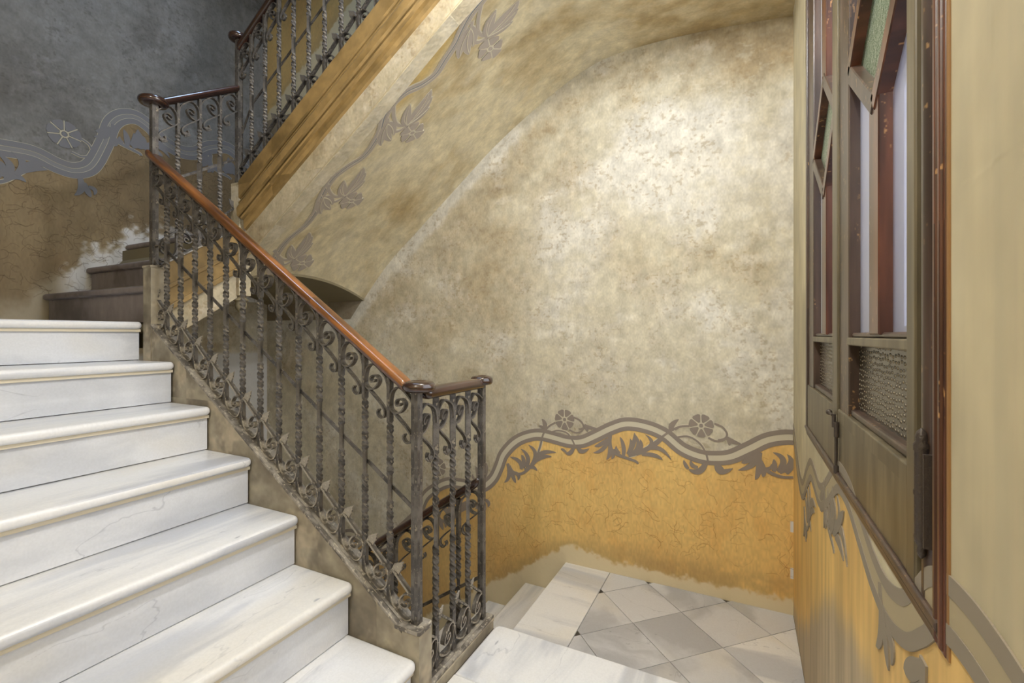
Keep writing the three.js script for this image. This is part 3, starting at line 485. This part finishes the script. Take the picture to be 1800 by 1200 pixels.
{ // vine on the vault
  const V = [[-0.62, 1.60], [-0.74, 1.55], [-0.866, 1.538], [-0.911, 1.551], [-0.962, 1.558], [-1.025, 1.586], [-1.07, 1.612], [-1.139, 1.63], [-1.201, 1.646], [-1.25, 1.622], [-1.295, 1.57], [-1.353, 1.551], [-1.408, 1.563], [-1.47, 1.606], [-1.543, 1.637], [-1.615, 1.645], [-1.677, 1.603], [-1.732, 1.579], [-1.8, 1.589], [-1.871, 1.617], [-1.939, 1.654], [-2.045, 1.67], [-2.125, 1.64], [-2.184, 1.638], [-2.25, 1.65], [-2.33, 1.69]];
  const path = cat(V, 150);
  ribbonPart(uf, path, 0.013, 0.006, M.paintSoffit, 0.004, onSoffit, 'vine'); ribbonPart(uf, path, -0.013, 0.006, M.paintSoffit, 0.004, onSoffit, 'vine'); ribbonPart(uf, path, 0, 0.008, M.paintBlue, 0.0025, onSoffit, 'vine_core', 0);
  for (const [x, d] of [[-1.023, 1.817], [-1.46, 1.814], [-1.876, 1.825], [-2.296, 1.855]]) {
    flower(uf, x, d, 0.062, 0.5, M.paintSoffit, 0.004, onSoffit, 6, 0.78, 1.1);
    const bX = x + 0.03, bD = d - 0.075;
    leafFan(uf, [bX, bD], [[x + 0.20, d - 0.115], [x + 0.175, d - 0.075], [x + 0.13, d - 0.035], [x + 0.075, d - 0.15], [x + 0.12, d - 0.165]], 0.014, M.paintSoffit, 0.004, onSoffit);
    ribbonPart(uf, cat([[x + 0.10, d - 0.25], [x + 0.05, d - 0.19], [x + 0.02, d - 0.13], [x + 0.03, d - 0.07]], 14), 0, 0.006, M.paintSoffit, 0.004, onSoffit, 'stem');
    ribbonPart(uf, cat([[x + 0.04, d - 0.22], [x - 0.005, d - 0.16], [x - 0.01, d - 0.10], [x + 0.02, d - 0.07]], 14), 0, 0.006, M.paintSoffit, 0.004, onSoffit, 'stem');
    leafFan(uf, [x + 0.02, d - 0.2], [[x - 0.09, d - 0.12], [x - 0.06, d - 0.085], [x - 0.03, d - 0.10]], 0.009, M.paintSoffit, 0.004, onSoffit);
  }
}
// painted border on the far wall
function farMotifs() {
  const P = M.paint, c = 0.0022, W = wallFar, path = cat(FAR_BORDER, 260);
  for (const o of [0.0235, -0.0235]) ribbonPart(W, path, o, 0.0105, P, c, onFar, 'ribbon', 0);
  ribbonPart(W, path, 0, 0.0135, M.paleLine, c - 0.001, onFar, 'ribbon_ground', 0);
  flower(W, -0.892, -0.469, 0.056, 0.25, P, c, onFar); flower(W, -0.191, -0.441, 0.056, 0.25, P, c, onFar); flower(W, -1.74, -0.84, 0.056, 0.25, P, c, onFar);
  for (const dx of [[0, 0], [0.705, 0.027]]) {
    const q = (l) => l.map((p) => [p[0] + dx[0], p[1] + dx[1]]);
    ribbonPart(W, cat(q([[-0.837, -0.452], [-0.8, -0.468], [-0.782, -0.499], [-0.795, -0.525], [-0.828, -0.536], [-0.864, -0.523]]), 24), 0, 0.0045, P, c, onFar, 'tendril', 0);
  }
  leaves(W, [[[-0.08, -0.486], [-0.056, -0.502], [-0.016, -0.511]], [[-0.076, -0.49], [-0.068, -0.512], [-0.068, -0.523]], [[-0.084, -0.491], [-0.101, -0.502], [-0.117, -0.499]], [[-0.779, -0.489], [-0.751, -0.5], [-0.711, -0.501]], [[-0.774, -0.497], [-0.763, -0.515], [-0.76, -0.524]], [[-0.779, -0.502], [-0.794, -0.513], [-0.811, -0.51]]], 0.007, P, c, onFar);
  ribbonPart(W, cat([[-1.072, -0.715], [-1.058, -0.69], [-1.037, -0.63], [-1.018, -0.56], [-0.985, -0.515], [-0.945, -0.49]], 22), 0, 0.0055, P, c + 0.0006, onFar, 'stem');
  ribbonPart(W, cat([[-0.54, -0.63], [-0.497, -0.612], [-0.412, -0.547], [-0.335, -0.482], [-0.289, -0.455], [-0.245, -0.447]], 22), 0, 0.0055, P, c + 0.0006, onFar, 'stem');
  leaves(W, [[[-0.327, -0.478], [-0.325, -0.449], [-0.293, -0.418]], [[-0.329, -0.478], [-0.334, -0.464], [-0.338, -0.443]], [[-0.311, -0.472], [-0.298, -0.461], [-0.293, -0.456]], [[-1.012, -0.538], [-1.009, -0.504], [-1.027, -0.476]], [[-1.017, -0.529], [-1.03, -0.52], [-1.046, -0.517]], [[-1.006, -0.523], [-1.001, -0.508], [-0.996, -0.5]]], 0.009, P, c, onFar);
  ribbonPart(W, cat([[-0.97, -0.545], [-0.93, -0.533], [-0.875, -0.543], [-0.845, -0.58], [-0.828, -0.615]], 18), 0, 0.0045, P, c + 0.0006, onFar, 'tendril');
  ribbonPart(W, cat([[-0.31, -0.51], [-0.25, -0.499], [-0.2, -0.525], [-0.17, -0.57], [-0.16, -0.61]], 18), 0, 0.0045, P, c + 0.0006, onFar, 'tendril');
  leaves(W, [[[-0.168, -0.614], [-0.202, -0.664], [-0.249, -0.657]], [[-0.249, -0.657], [-0.262, -0.64], [-0.271, -0.617]], [[-0.206, -0.646], [-0.232, -0.636], [-0.236, -0.613]], [[-0.121, -0.613], [-0.105, -0.651], [-0.052, -0.629]], [[-0.111, -0.621], [-0.097, -0.637], [-0.093, -0.643]]], 0.0095, P, c + 0.0006, onFar); leaves(W, [[[-0.84, -0.62], [-0.862, -0.651], [-0.887, -0.649]], [[-0.882, -0.648], [-0.902, -0.636], [-0.914, -0.635]], [[-0.813, -0.608], [-0.794, -0.633], [-0.751, -0.613]]], 0.008, P, c + 0.0006, onFar);
  for (const [l, k] of [[SPRAY_1, STALK_1], [SPRAY_2, STALK_2], [SPRAY_3, STALK_3]]) { leaves(W, l, l === SPRAY_2 ? 0.0072 : 0.0085, P, c, onFar); ribbonPart(W, cat(k, 20), 0, (t) => 0.011 - 0.006 * t, P, c + 0.0006, onFar, 'leaf_stalk', 0); }
  const low = (p) => [p[0] - 0.51, p[1] - 0.37], low2 = (p) => [p[0] - 0.6, p[1] - 0.33];
  leaves(W, SPRAY_1, 0.0105, P, c, onFar, low); ribbonPart(W, cat(STALK_1.map(low), 20), 0, 0.008, P, c, onFar, 'leaf_stalk', 0);
  leaves(W, SPRAY_1.slice(7), 0.01, P, c, onFar, (p) => [p[0] - 0.2, p[1] - 0.19]); leaves(W, SPRAY_2.slice(1, 5), 0.01, P, c, onFar, (p) => [p[0] - 0.88, p[1] - 0.265]);
}
farMotifs();
{ // painted border on the right wall
  const path = cat(RIGHT_BORDER, 240), W = wallRight, P = M.paintRight, c = 0.0018;
  for (const o of [0.026, -0.026]) ribbonPart(W, path, o, 0.011, P, c, onRight, 'ribbon', 0);
  ribbonPart(W, path, 0, 0.015, M.groundRight, c - 0.001, onRight, 'ribbon_ground', 0);
  const put = (l, k, off, dy) => { const f = (p) => [off - p[0], p[1] + dy]; leaves(W, l, 0.0095, P, c, onRight, f); if (k) ribbonPart(W, cat(k.map(f), 18), 0, (t) => 0.011 - 0.006 * t, P, c + 0.0004, onRight, 'leaf_stalk', 0); };
  put(SPRAY_1, STALK_1, 0.74, 0.13); put(SPRAY_2, STALK_2, 0.86, 0.135); put(SPRAY_1.slice(7), null, -0.32, 0.36); put(SPRAY_3, STALK_3, 0.78, 0.15); put(SPRAY_2, STALK_2, -0.12, 0.15);
}
{ // painted border on the left wall
  const path = cat(LEFT_BORDER, 200), W = wallLeft, P = M.paintBlue, c = 0.003;
  for (const o of [0.028, -0.028]) ribbonPart(W, path, o, 0.015, P, c, onLeft, 'ribbon', 0.0022);
  ribbonPart(W, path, 0, 0.013, M.groundLeft, c - 0.002, onLeft, 'ribbon_ground', 0);
  flower(W, 1.19, 1.12, 0.075, 0.25, P, c, onLeft);
  const put = (l, k, off, dy) => { const f = (p) => [p[0] + off, p[1] + dy]; leaves(W, l, 0.011, P, c, onLeft, f); if (k) ribbonPart(W, cat(k.map(f), 18), 0, (t) => 0.012 - 0.006 * t, P, c + 0.0005, onLeft, 'leaf_stalk', 0.003); };
  put(SPRAY_1, STALK_1, 2.09, 1.58); put(SPRAY_2, STALK_2, 2.05, 1.79); put(SPRAY_2, STALK_2, 2.62, 1.81); put(SPRAY_1.slice(7), null, 2.5, 1.66);
  ribbonPart(W, cat([[1.24, 1.13], [1.3, 1.1], [1.31, 1.05], [1.27, 1.02], [1.22, 1.03]], 20), 0, 0.005, P, c, onLeft, 'tendril', 0.003);
}

// ---------------------------------------------------------------- down flight
const df = thing('stair_flight', 'white marble steps descending left from the tiled landing', 'staircase', -1.1, Y_LOW - 0.5, 1.95);
for (let k = 1; k < 7; k++) {
  const x0 = -0.885 - RUN * k, y = Y_LOW - RISE * k;
  mesh('tread', boxUV(creased(polyP([[x0, 1.5], [x0 + RUN + 0.03, 1.5], [x0 + RUN + 0.03, DF - 0.003], [x0, DF - 0.003]], y - 0.032, y, 0.012, 4), 0.5), k * 0.4, k), M.tread, df);
  mesh('riser', boxUV(bx(x0 + RUN + 0.02, x0 + RUN + 0.04, y + 0.002, y + RISE - 0.032, 1.5, DF - 0.003), k, k), M.riser, df);
}
mesh('body', boxUV(polyX([[-0.87, Y_LOW - 0.21], [-0.87, Y_LOW - 0.45], [-2.36, Y_LOW - 1.47], [-2.36, Y_LOW - 1.24]], 1.5, DF - 0.003)), M.mortar, df);
const dTop = (x) => -1.245 + 0.665 * (x + 0.869);
mesh('string', boxUV(polyX([[-2.3, dTop(-2.3)], [-0.9, dTop(-0.9)], [-0.84, dTop(-0.9)], [-0.84, -1.6], [-0.9, -1.62], [-2.3, dTop(-2.3) - 0.34]], 1.45, 1.506)), M.string, df);

// ---------------------------------------------------------------- iron railings
function twisted(h, s, segs) {                                     // square bar standing on y = 0; segs: [from, to] as parts of h that are twisted
  const pitch = 0.032, rings = []; let a = 0, y = 0;
  const inTwist = (t) => segs.some(([p, q]) => t >= p && t <= q);
  rings.push([0, 0]);
  while (y < h) { const tw = inTwist(y / h), dy = tw ? pitch / 12 : 0.03; const y2 = Math.min(h, tw ? y + dy : Math.min(y + dy, ...segs.map((q) => q[0] * h + 1e-4).filter((v) => v > y))); if (tw) a += (y2 - y) / pitch * Math.PI; rings.push([y2, a]); y = y2; }
  const pos = [], uv = [], idx = [], C = [[0.6, 0.37], [-0.6, 0.37], [-0.6, -0.37], [0.6, -0.37]].map((c) => [c[0] * s, c[1] * s]);
  for (let f = 0; f < 4; f++) { const b = pos.length / 3; for (const [yy, aa] of rings) for (const e of [0, 1]) { const c = C[(f + e) % 4], ca = Math.cos(aa), sa = Math.sin(aa); pos.push(c[0] * ca - c[1] * sa, yy, c[0] * sa + c[1] * ca); uv.push(f * s + e * s, yy); } for (let i = 0; i < rings.length - 1; i++) { const k = b + i * 2; idx.push(k, k + 2, k + 1, k + 1, k + 2, k + 3); } }
  const g = new THREE.BufferGeometry(); g.setAttribute('position', new THREE.Float32BufferAttribute(pos, 3)); g.setAttribute('uv', new THREE.Float32BufferAttribute(uv, 2)); g.setIndex(idx); g.computeVertexNormals(); return g;
}
const ARCH = [[0.0985, 0.055], [0.0965, 0.03], [0.088, 0.012], [0.076, 0.0065], [0.0635, 0.003], [0.0435, 0.003], [0.027, 0.014], [0.0117, 0.037], [0.005, 0.063], [0.003, 0.083], [0.0075, 0.0945], [0.0234, 0.0935], [0.0435, 0.076], [0.0585, 0.050], [0.0605, 0.036], [0.0485, 0.0335], [0.033, 0.046], [0.0264, 0.0585], [0.030, 0.066], [0.040, 0.058], [0.046, 0.048]];
const DIAG = [[0.0075, 0.0945], [0.03, 0.099], [0.065, 0.106], [0.082, 0.1155], [0.084, 0.128], [0.0786, 0.1407], [0.0685, 0.1495], [0.058, 0.150], [0.054, 0.142], [0.059, 0.131]];
const DIAG_LOW = [[0.0075, 0.0945], [0.03, 0.099], [0.065, 0.106], [0.09, 0.113]];
const leafGeo = (() => { const s = new THREE.Shape(); s.moveTo(0, 0); s.quadraticCurveTo(0.004, 0.016, 0.020, 0.016); s.lineTo(0.037, 0.020); s.quadraticCurveTo(0.031, 0.010, 0.030, 0.003); s.quadraticCurveTo(0.024, -0.003, 0.018, -0.011); s.quadraticCurveTo(0.014, -0.002, 0, 0); return new THREE.ExtrudeGeometry(s, { depth: 0.002, bevelEnabled: true, bevelSize: 0.001, bevelThickness: 0.001, bevelSegments: 1, curveSegments: 5 }); })();
function railing(o) {
  const { L, n, m, h, rot } = o, w = L / n, mir = m > 0, g = thing('railing', o.label, 'railing', ...o.pos); g.rotation.y = rot;
  const ks = w / 0.1018, top = (u) => h + m * u;
  const lay = (pts, extra, up) => pts.map(([u, v]) => { const du = u * ks, U0 = mir ? w - du : du, U = up ? U0 : w - U0, e = extra * du; return up ? [U, m * U - v - e] : [U, m * U + v + e]; });
  const strip = (pts, k, wd = 0.017) => band(cat(pts, k), 0.0024, -wd / 2, wd / 2);
  const e1 = o.level ? 0.25 : 0, e2 = o.level ? 0.62 : 0;
  const topG = merge([strip(lay(ARCH, e1, true), 46), strip(lay(DIAG, e2, true), 24, 0.014)]).translate(0, h, 0);
  const botG = merge([strip(lay(ARCH, e1, false), 46), band(cat(lay(DIAG_LOW, e2, false), 10), 0.0034, -0.008, 0.008)]);
  const barG = twisted(h, 0.0155, [[0.16, 0.455], [0.56, 0.80]]);
  const rivetG = new THREE.SphereGeometry(0.0062, 10, 8);
  const lp = lay([[0.094, 0.1]], e2, false)[0];
  const put = (name, geo, mat, par, x, y, z = 0) => { const q = flags(new THREE.Mesh(geo, mat)); q.name = name; q.position.set(x, y, z); par.add(q); return q; };
  // newels
  const newels = o.newels.map(([u, y0, y1, s]) => put('newel', boxUV(new THREE.BoxGeometry(s, y1 - y0, s).translate(0, (y1 - y0) / 2, 0)), M.iron, g, u, y0));
  const holders = {};
  for (let i = 1; i < n; i++) holders[i] = put('baluster', barG, M.iron, g, i * w, m * i * w);
  const nearest = (u) => newels.find((b) => Math.abs(b.position.x - u) < 0.05) ?? g;
  for (let j = 0; j < n; j++) {
    const x = j * w, y = m * j * w, hold = holders[j + 1] ?? nearest(L), hx = hold === g ? 0 : hold.position.x, hy = hold === g ? 0 : hold.position.y;
    put('top_scroll', topG, j > n * 0.35 && o.worn ? M.iron : M.iron, hold, x - hx, y - hy);
    put('bottom_scroll', botG, o.dusty ? M.dusty : M.iron, hold, x - hx, y - hy);
    const dir = mir ? -1 : 1, lf2 = put('leaf', leafGeo, o.dusty ? M.dusty : M.iron, hold, x - hx + lp[0] + dir * 0.004, y - hy + lp[1] + 0.006, 0.001); const ls = o.level ? 0.7 : 1.25; lf2.scale.set(dir * ls, ls, 1.25); lf2.rotation.z = dir * 0.15;
    if (o.topLeaf) { const tp = lay([[0.08, 0.135]], e2, true)[0], tl = put('leaf', leafGeo, M.iron, hold, x - hx + tp[0], y - hy + h + tp[1], 0.001); tl.scale.set(-dir * 0.85, 0.85, 1); tl.rotation.z = dir * 0.5; }
    put('rivet', rivetG, o.dusty ? M.dusty : M.iron, hold, x - hx + lp[0], y - hy + lp[1], 0.008);
  }
  const rail = (name, v0, t, wd, mat, u0, u1) => put(name, band([[u0, m * u0 + v0], [u1, m * u1 + v0]], t, -wd / 2, wd / 2), mat, g, 0, 0);
  rail('base_rail', -0.002, 0.003, 0.036, o.dusty ? M.dusty : M.iron, o.base?.[0] ?? 0, o.base?.[1] ?? L);
  if (o.mid !== false) {
    const mv = h * 0.512, p = mir ? [[0.0, m * 0.0 + mv - 0.09], [0.05, m * 0.05 + mv - 0.045], [0.09, m * 0.09 + mv], [L, m * L + mv]] : [[0.075, mv - 0.03], [0.06, mv - 0.045], [0.045, mv - 0.04], [0.045, mv - 0.02], [0.06, mv - 0.03 + 0.02], [0.085, mv - 0.053], [0.12, mv + m * 0.12], [L, mv + m * L]];
    const path = mir && !o.level && o.curve ? [...cat(p.slice(0, 3), 16), p[3]] : o.curl ? [...cat(p.slice(0, 7), 30), p[7]] : [[0, mv], [L, mv + m * L]];
    put('mid_rail', band(path, 0.006, -0.0085, -0.0045), M.iron, g, 0, 0);
    if (o.curl) put('mid_rail_scroll', band(cat([[0.10, mv + m * 0.10 - 0.0], [0.06, mv + m * 0.06], [0.02, mv - 0.035], [0.008, mv - 0.06], [0.014, mv - 0.1], [0.04, mv - 0.125], [0.07, mv - 0.12]], 24), 0.002, -0.006, 0.006), M.iron, g, 0, 0);
  }
  // handrail: rounded section swept along the slope
  const sec = []; for (let i = 0; i < 20; i++) { const a = i / 20 * 6.2832, c = Math.cos(a), s = Math.sin(a); sec.push([0.024 * Math.sign(c) * Math.abs(c) ** 0.75, 0.0195 * Math.sign(s) * Math.abs(s) ** 0.8]); }
  const [u0, u1] = o.rail, hm = o.railM ?? m, yc = (u) => h + (o.railDY ?? 0) + hm * u + 0.0195, rings = [[u0 - 0.016, 0.15], [u0 - 0.0145, 0.55], [u0 - 0.008, 0.86], [u0, 1], [(u0 + u1) / 2, 1], [u1, 1], [u1 + 0.008, 0.86], [u1 + 0.0145, 0.55], [u1 + 0.016, 0.15]];
  const pos = [], uv = [], idx = []; rings.forEach(([u, k]) => { for (let i = 0; i <= 20; i++) { const q = sec[i % 20]; pos.push(u, yc(u) + q[1] * k, q[0] * k); uv.push(u, i / 20 * 0.12); } });
  for (let r = 0; r < rings.length - 1; r++) for (let i = 0; i < 20; i++) { const a = r * 21 + i, b = a + 21; idx.push(a, b, a + 1, a + 1, b, b + 1); }
  for (const r of [0, rings.length - 1]) { const c = pos.length / 3; pos.push(rings[r][0], yc(rings[r][0]), 0); uv.push(0, 0); for (let i = 0; i < 20; i++) r ? idx.push(c, r * 21 + i, r * 21 + i + 1) : idx.push(c, i + 1, i); }
  const hg = new THREE.BufferGeometry(); hg.setAttribute('position', new THREE.Float32BufferAttribute(pos, 3)); hg.setAttribute('uv', new THREE.Float32BufferAttribute(uv, 2)); hg.setIndex(idx); hg.computeVertexNormals();
  put('handrail', hg, o.wood, g, 0, 0);
  for (const [u, y, R] of o.volutes ?? []) put('handrail_scroll', lathe([[0.001, 0], [R * 0.6, 0], [R * 0.88, 0.003], [R * 0.98, 0.010], [R, 0.017], [R * 0.96, 0.025], [R * 0.84, 0.031], [R * 0.6, 0.034], [R * 0.42, 0.0335], [R * 0.3, 0.029], [R * 0.2, 0.030], [0.001, 0.0325]], 28), M.darkRail, g, u, y);
  return g;
}
const HB = 0.686;
railing({ label: 'long iron railing with an orange brown handrail beside the marble steps', pos: [WX0, 0.066, WD0], rot: 0, L: WX1 - WX0, n: 14, m: -0.665, h: HB, worn: true, dusty: true, curl: true, wood: M.rail, rail: [-0.02, 1.385], base: [0.03, 1.39],
  newels: [[0.001, 0.22, 0.935, 0.024], [1.426, -0.925, -0.235, 0.024]], volutes: [[1.434, -0.236, 0.049], [-0.004, 0.93, 0.056]] });
railing({ label: 'short iron railing with a dark level handrail beside the white marble slab', pos: [WX1, -1.045, WD0], rot: Math.PI / 2, L: WD1 - WD0, n: 4, m: 0, h: 0.848 - 0.0, level: true, dusty: true, topLeaf: true, mid: false, wood: M.darkRail, rail: [0.045, 0.36], base: [0.04, 0.4],
  newels: [[0.378, 0, 0.86, 0.022]], volutes: [[0.378, 0.86, 0.042]] });
railing({ label: 'short iron railing on the far side of the top landing, above the three grey steps', pos: [WX0, 0.297, WD0], rot: Math.PI / 2, L: WD1 - WD0, n: 4, m: 0.65, h: HB, topLeaf: true, curve: false, wood: M.darkRail, rail: [0.03, 0.362], newels: [], base: [0.02, 0.37] });
railing({ label: 'iron railing of the upper flight, above the ochre moulded string', pos: [WX0, 0.735, WD1], rot: 0, L: WX1 - WX0, n: 14, m: 0.655, h: HB, curve: true, wood: M.darkRail, rail: [0.02, 1.4],
  newels: [[0.002, -0.21, 0.76, 0.026]], volutes: [[-0.006, 0.755, 0.045]] });
railing({ label: 'iron railing of the descending flight, seen through the short railing', pos: [WX1, -1.24, WD1 + 0.001], rot: Math.PI, L: WX1 - WX0, n: 14, m: -0.665, h: HB, wood: M.darkRail, rail: [0.02, 1.4], newels: [[1.42, -0.98, -0.2, 0.024]] });

// ---------------------------------------------------------------- window
const win = structure('window_1', 'tall casement window with lozenge of green glass in dark brown frame');
const wm = (name, g, mat, par = win) => mesh(name, boxUV(g, rr(0, 2), rr(0, 2), true), mat, par);
const rx = (d0, d1, y0, y1, x0, x1, bev = 0.0025) => polyD([[d0, y0], [d1, y0], [d1, y1], [d0, y1]], x0, x1, bev, 2);
wm('frame', merge([rx(0.655, 0.70, -0.33, 1.25, 0.212, 0.30), rx(1.885, 1.905, -0.33, 1.25, 0.20, 0.30), rx(0.655, 1.905, 1.2, 1.25, 0.2, 0.3), rx(0.655, 1.905, -0.335, -0.316, 0.19, 0.30)]), M.darkWood);
wm('architrave', merge([rx(0.648, 0.6825, -0.345, 1.28, 0.1895, 0.21), rx(0.652, 0.66, -0.34, 1.27, 0.1865, 0.2), rx(0.668, 0.677, -0.34, 1.27, 0.187, 0.2)]), M.wood);
wm('edge_strip', rx(0.642, 0.648, -0.345, 1.28, 0.191, 0.205, 0.0005), std({ color: 0x9a7448, roughness: 0.5 }));
wm('architrave', merge([rx(1.886, 1.915, -0.33, 1.25, 0.189, 0.205)]), M.darkWood);
wm('sill', merge([rx(0.66, 1.91, -0.326, -0.314, 0.185, 0.22, 0.004), rx(0.66, 1.91, -0.335, -0.327, 0.188, 0.22, 0.003), rx(0.66, 1.91, -0.345, -0.335, 0.1905, 0.22, 0.002)]), M.darkWood);
const quad = (a, b, w) => { const dx = b[0] - a[0], dy = b[1] - a[1], l = Math.hypot(dx, dy), ex = -dy / l * w / 2, ey = dx / l * w / 2; return [[a[0] + ex, a[1] + ey], [a[0] - ex, a[1] - ey], [b[0] - ex, b[1] - ey], [b[0] + ex, b[1] + ey]]; };
function leaf(d0, d1, far0, far1, mu0, mu1, near0, near1, mats) {   // d0 near edge, d1 far edge; stiles and central bar
  const O = 0.0095, L = mesh('casement', boxUV(rx(near0, near1, -0.315, 1.195, 0.181 + O, 0.222 + O), 0, 0, true), M.olive, win);
  const P = (name, g, mat) => mesh(name, boxUV(g.translate(O, 0, 0), rr(0, 2), rr(0, 2), true), mat, L);
  P('stile', rx(far0, far1, -0.315, 1.195, 0.186, 0.222), M.darkWood);
  P('rail', rx(near1, far0, -0.022, -0.006, 0.183, 0.222), M.olive); P('rail', polyD([[near1, -0.006], [far0, -0.006], [far0, 0.004], [near1, 0.004]], 0.192, 0.222, 0.003, 1), M.darkWood);
  P('rail', rx(near1, far0, 1.12, 1.195, 0.186, 0.222), M.darkWood);
  P('panel', rx(near1, far1, -0.315, -0.172, 0.182, 0.222), M.olive);
  P('panel_sill', polyD([[near1, -0.172], [far0, -0.172], [far0, -0.158], [near1, -0.158]], 0.19, 0.222, 0.004, 2), M.darkWood);
  const c = (mu0 + mu1) / 2, hw = (far0 - near1) / 2, B = 0.395, T = 0.715, mid = (far0 + near1) / 2, yC = 0.555;
  const bar = (name, pts, x0 = 0.187) => P(name, polyD(pts, x0, 0.2215, 0.002, 1), M.wood);
  bar('muntin', [[mu0, 0.0], [mu1, 0.0], [mu1, B + 0.012], [mu0, B + 0.012]]); bar('muntin', [[mu0, T - 0.012], [mu1, T - 0.012], [mu1, 1.125], [mu0, 1.125]]);
  const V = [[c, B], [far0 + 0.004, yC], [c, T], [near1 - 0.004, yC]];
  for (let i = 0; i < 4; i++) P('lozenge_bar', polyD(quad(V[i], V[(i + 1) % 4], 0.034), 0.1845, 0.2215, 0.002, 1), i === 0 || i === 2 ? M.darkWood : M.wood);  // alternating woods put the lit and unlit bar sides into the colour
  P('pane', rx(near1, far0, -0.0, 1.13, 0.2065, 0.2085, 0.0003), M.frost);
  P('green_pane', polyD(V, 0.2035, 0.2055), M.green);
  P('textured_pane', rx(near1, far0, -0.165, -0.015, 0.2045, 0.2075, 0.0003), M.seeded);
  return L;
}
leaf(1.30, 1.885, 1.767, 1.885, 1.515, 1.59, 1.302, 1.369);
const near = leaf(0.70, 1.29, 1.198, 1.298, 0.958, 1.022, 0.75, 0.784);
wm('rounded_stile', new THREE.CylinderGeometry(0.0215, 0.0215, 1.51, 14).translate(0.212, 0.44 + EYE, -0.722), M.darkWood);
wm('hinge', lathe([[0.001, 0], [0.005, 0.004], [0.0065, 0.01], [0.005, 0.015], [0.009, 0.02], [0.0105, 0.026], [0.0095, 0.03], [0.0095, 0.075], [0.0108, 0.077], [0.0108, 0.081], [0.0095, 0.083], [0.0095, 0.128], [0.0108, 0.13], [0.0108, 0.137], [0.008, 0.14], [0.0085, 0.146], [0.006, 0.152], [0.001, 0.156]], 16).scale(0.75, 1, 0.75).translate(0.1885, -0.268 + EYE, -0.716), M.hinge);
wm('hinge_plate', bx(0.186, 0.21, -0.25, -0.14, 0.699, 0.703), M.hinge);
mesh('parapet_outside', boxUV(bx(0.5, 0.62, -1.2, 0.03, 0.2, 2.4)), M.darkPlain, scene, { kind: 'structure' });
{ // espagnolette: bolt rod, plate and turn knob on the meeting stile
  const t = (r, x, y0, y1, d) => new THREE.CylinderGeometry(r, r, y1 - y0, 10).translate(x, (y0 + y1) / 2 + EYE, -d);
  wm('bolt', merge([t(0.0032, 0.186, -0.318, -0.2, 1.285), t(0.006, 0.187, -0.318, -0.30, 1.285), t(0.0055, 0.187, -0.235, -0.2, 1.285), t(0.004, 0.184, -0.215, -0.185, 1.30)]), M.hinge);
  wm('knob', merge([new THREE.CylinderGeometry(0.003, 0.003, 0.045, 10).rotateX(Math.PI / 2).translate(0.181, -0.187 + EYE, -1.322), new THREE.SphereGeometry(0.007, 12, 10).translate(0.181, -0.187 + EYE, -1.346)]), M.hinge);
}

// ---------------------------------------------------------------- lamps and daylight
function lamp(label, x, y, d, power) {
  const t = thing('pendant_lamp', label, 'lamp', x, y, d);
  const glow = std({ color: 0xffffff, emissive: new THREE.Color().setRGB(0.95, 0.97, 1), emissiveIntensity: 3, roughness: 0.4 });
  mesh('globe', new THREE.SphereGeometry(0.08, 24, 16).translate(x, y + EYE, -d), glow, t);
  mesh('rod', new THREE.CylinderGeometry(0.006, 0.006, 0.1, 10).translate(x, y + 0.125 + EYE, -d), M.black, t);
  const p = new THREE.PointLight(new THREE.Color().setRGB(0.95, 0.97, 1), power); p.position.set(x, y + EYE, -d); p.castShadow = true; p.shadow.radius = 2.5; scene.add(p);
}
lamp('white globe lamp hanging over the newel at the edge of the upper landing', -0.40, 1.44, 1.05, LAMP_POWER);
lamp('added fill lamp, an unseen white globe near the back wall of the upper landing', -0.42, 1.44, -0.75, BACK_FILL_POWER);  // fill lamp added out of view to brighten risers and far wall
lamp('white globe lamp under the upper landing, one storey down', -0.45, -1.52, 1.05, LOWER_LAMP_POWER);
const sky = new THREE.RectAreaLight(new THREE.Color().setRGB(0.52, 0.72, 1), SKYLIGHT_POWER, 1.36, 0.32);
sky.position.set(-1.55, 3.14 + EYE, -1.29); sky.lookAt(-1.55, -5, -1.29); scene.add(sky);

const day = new THREE.RectAreaLight(new THREE.Color().setRGB(0.9, 0.95, 1), WINDOW_POWER, 1.2, 1.4);   // daylight that comes through the frosted panes
day.position.set(0.172, 0.46 + EYE, -1.28); day.lookAt(-5, 0.46 + EYE, -1.28); scene.add(day);

renderer.render(scene, camera);
